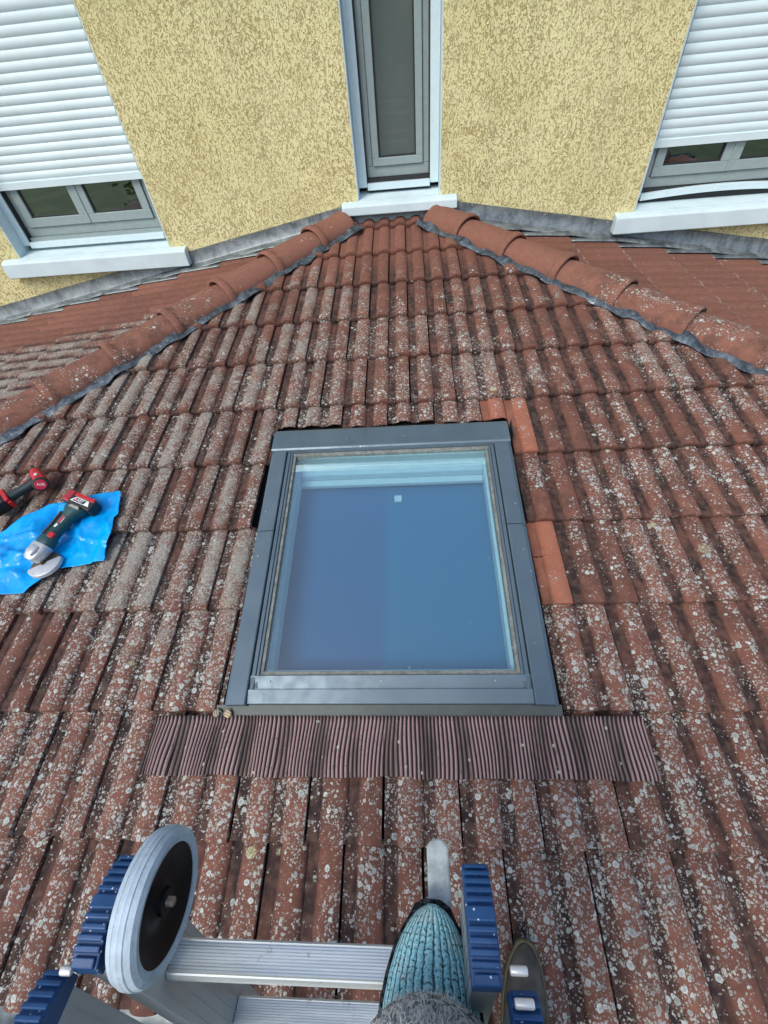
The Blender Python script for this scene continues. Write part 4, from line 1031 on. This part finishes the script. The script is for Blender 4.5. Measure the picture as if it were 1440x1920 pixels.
# impact driver lying at the left: head upper right, battery lower left
h2 = Vector((-1.405, 1.168)); b2 = Vector((-1.500, 1.072)); ax = h2-b2; ang = math.atan2(-ax.x, ax.y)
MD = MF@Matrix.Translation((b2.x, b2.y, .050))@Matrix.Rotation(ang, 4, 'Z')
dr = thing('impact_driver', 'red and black cordless impact driver lying on the tiles above the blue bag', 'power tool', MD)
D_ = lambda mb, n_, m_, **k: mb.build(n_, m_, dr, **k)
m = MB(); m.loft([ering(.015, .020, .019), ering(.03, .017, .017), ering(.07, .018, .018, xc=.002), ering(.10, .021, .020, xc=.002), ering(.115, .024, .021)]); D_(m, 'grip', simple('blue_black_rubber', (.010, .022, .028), .6, bump=.3, bscale=150), smooth=True, angle=60)
def xring(x, ry, rz, yc, zc=0, n=28):
    return [Vector((x, yc+ry*cos(2*pi*k/n), zc+rz*sin(2*pi*k/n))) for k in range(n)]
m = MB(); m.loft([xring(-.062, .012, .012, .135), xring(-.058, .018, .018, .135), xring(-.03, .024, .024, .133), xring(.02, .026, .026, .132), xring(.034, .026, .026, .132)])
D_(m, 'motor_housing', M_RED, smooth=True, angle=40)
m = MB(); m.loft([xring(-.095, .006, .006, .136), xring(-.075, .008, .008, .136), xring(-.0625, .012, .012, .136)]); D_(m, 'bit_holder', M_BLK, smooth=True)
Mc = Matrix.Translation((.036, .128, .004))@Matrix.Rotation(rad(58), 4, 'Y')
m = MB(); m.lathe([(0, .012), (.021, .012), (.027, .010), (.029, .004), (.029, -.012), (.026, -.02)], Mc, 36); D_(m, 'rear_cap', M_BLK, smooth=True, angle=40)
m = MB(); m.lathe([(0, .0135), (.019, .0135), (.0205, .012)], Mc, 36); D_(m, 'badge', simple('badge_red', (.42, .012, .04), .3, bump=0), smooth=True, angle=40)
tx = text_mb('FUEL', .0125, .0004); xf(tx, Mc@Matrix.Translation((0, .002, .0142))@Matrix.Rotation(rad(58), 4, 'Z')); D_(tx, 'lettering', M_WHITE)
m = MB(); m.prism([(0, 0), (.006, .012), (.009, .002), (.015, .013), (.018, 0), (.014, .006), (.010, -.004), (.006, .005)], .0248, .0256, Matrix.Translation((-.014, .132, .001))); D_(m, 'emblem', M_WHITE)
m = MB(); m.box((-.040, -.004, -.026), (.032, .012, .024)); m.box((.0325, .0, -.02), (.038, .014, .012)); D_(m, 'battery_rail', M_RED, bevel=.003)
m = MB(); m.box((-.048, -.062, -.030), (.030, -.0045, .026)); D_(m, 'battery', M_BLK, bevel=.006, seg=3)
m = MB(); m.prism([(-.044, -.05), (-.036, -.05), (-.014, -.012), (-.022, -.012)], .0265, .0272); m.prism([(-.034, -.05), (-.010, -.05), (-.010, -.044), (-.034, -.044)], .0265, .0272); D_(m, 'battery_print', M_WHITE)
m = MB(); m.box((-.010, .078, -.004), (-.002, .1, .010), Matrix.Translation((-.018, 0, 0))); D_(m, 'trigger', M_RED, bevel=.002)

# ------------------------------------------------------------ two snails on the lower left corner of the roof window
def snail(u, v, h, c1, c2, label, rz, sc_=1.0):
    M = MF@Matrix.Translation((u, v, h))@Matrix.Rotation(rz, 4, 'Z')
    t = NT('snail_shell'); s = t.sep(t.co)
    wv = t.math('SINE', t.math('ADD', t.math('MULTIPLY', s[0], 900), t.math('MULTIPLY', t.noise(80, 3), 6)))
    t.set(t.mix(t.ramp(wv, -.6, .8), c1, c2), .5, 0, .4); t.bump(t.noise(300, 3), .3, .001)
    sn = thing('snail', label, 'snail', M, group='snails by the roof window')
    m = MB(); rings = []       # coiled shell
    n = 60
    for i in range(n):
        a = i/n*2*pi*2.3; r = .0105*(1-i/n)**.85*sc_; cr = .0078*(1-i/n*.9)*sc_
        cdir = Vector((cos(a), sin(a), 0)); c = cdir*r*.62+Vector((0, 0, .006*sc_+.0065*(i/n)*sc_))
        rings.append([c+cdir*cr*cos(q*2*pi/16)+Vector((0, 0, 1))*cr*.85*sin(q*2*pi/16) for q in range(16)])
    m.loft(rings); m.build('shell', t.m, sn, smooth=True, angle=180)
    m = MB(); m.loft([[Vector((x, yy*w_, zz)) for yy, zz in ((-1, .0), (-.7, .0035), (0, .005), (.7, .0035), (1, 0))] for x, w_ in ((-.013, .001), (-.006, .004), (.004, .005), (.012, .0035), (.015, .001))], close=False)
    m.build('foot', simple('snail_foot', (.12, .10, .07), .5), sn, smooth=True)
snail(-.484, .298, .022, (.16, .14, .10), (.30, .28, .22), 'grey green snail shell at the lower left corner of the roof window', .3)
snail(-.449, .297, .022, (.26, .19, .10), (.50, .42, .28), 'cream and brown snail shell on the apron beside the grey one', 1.2)
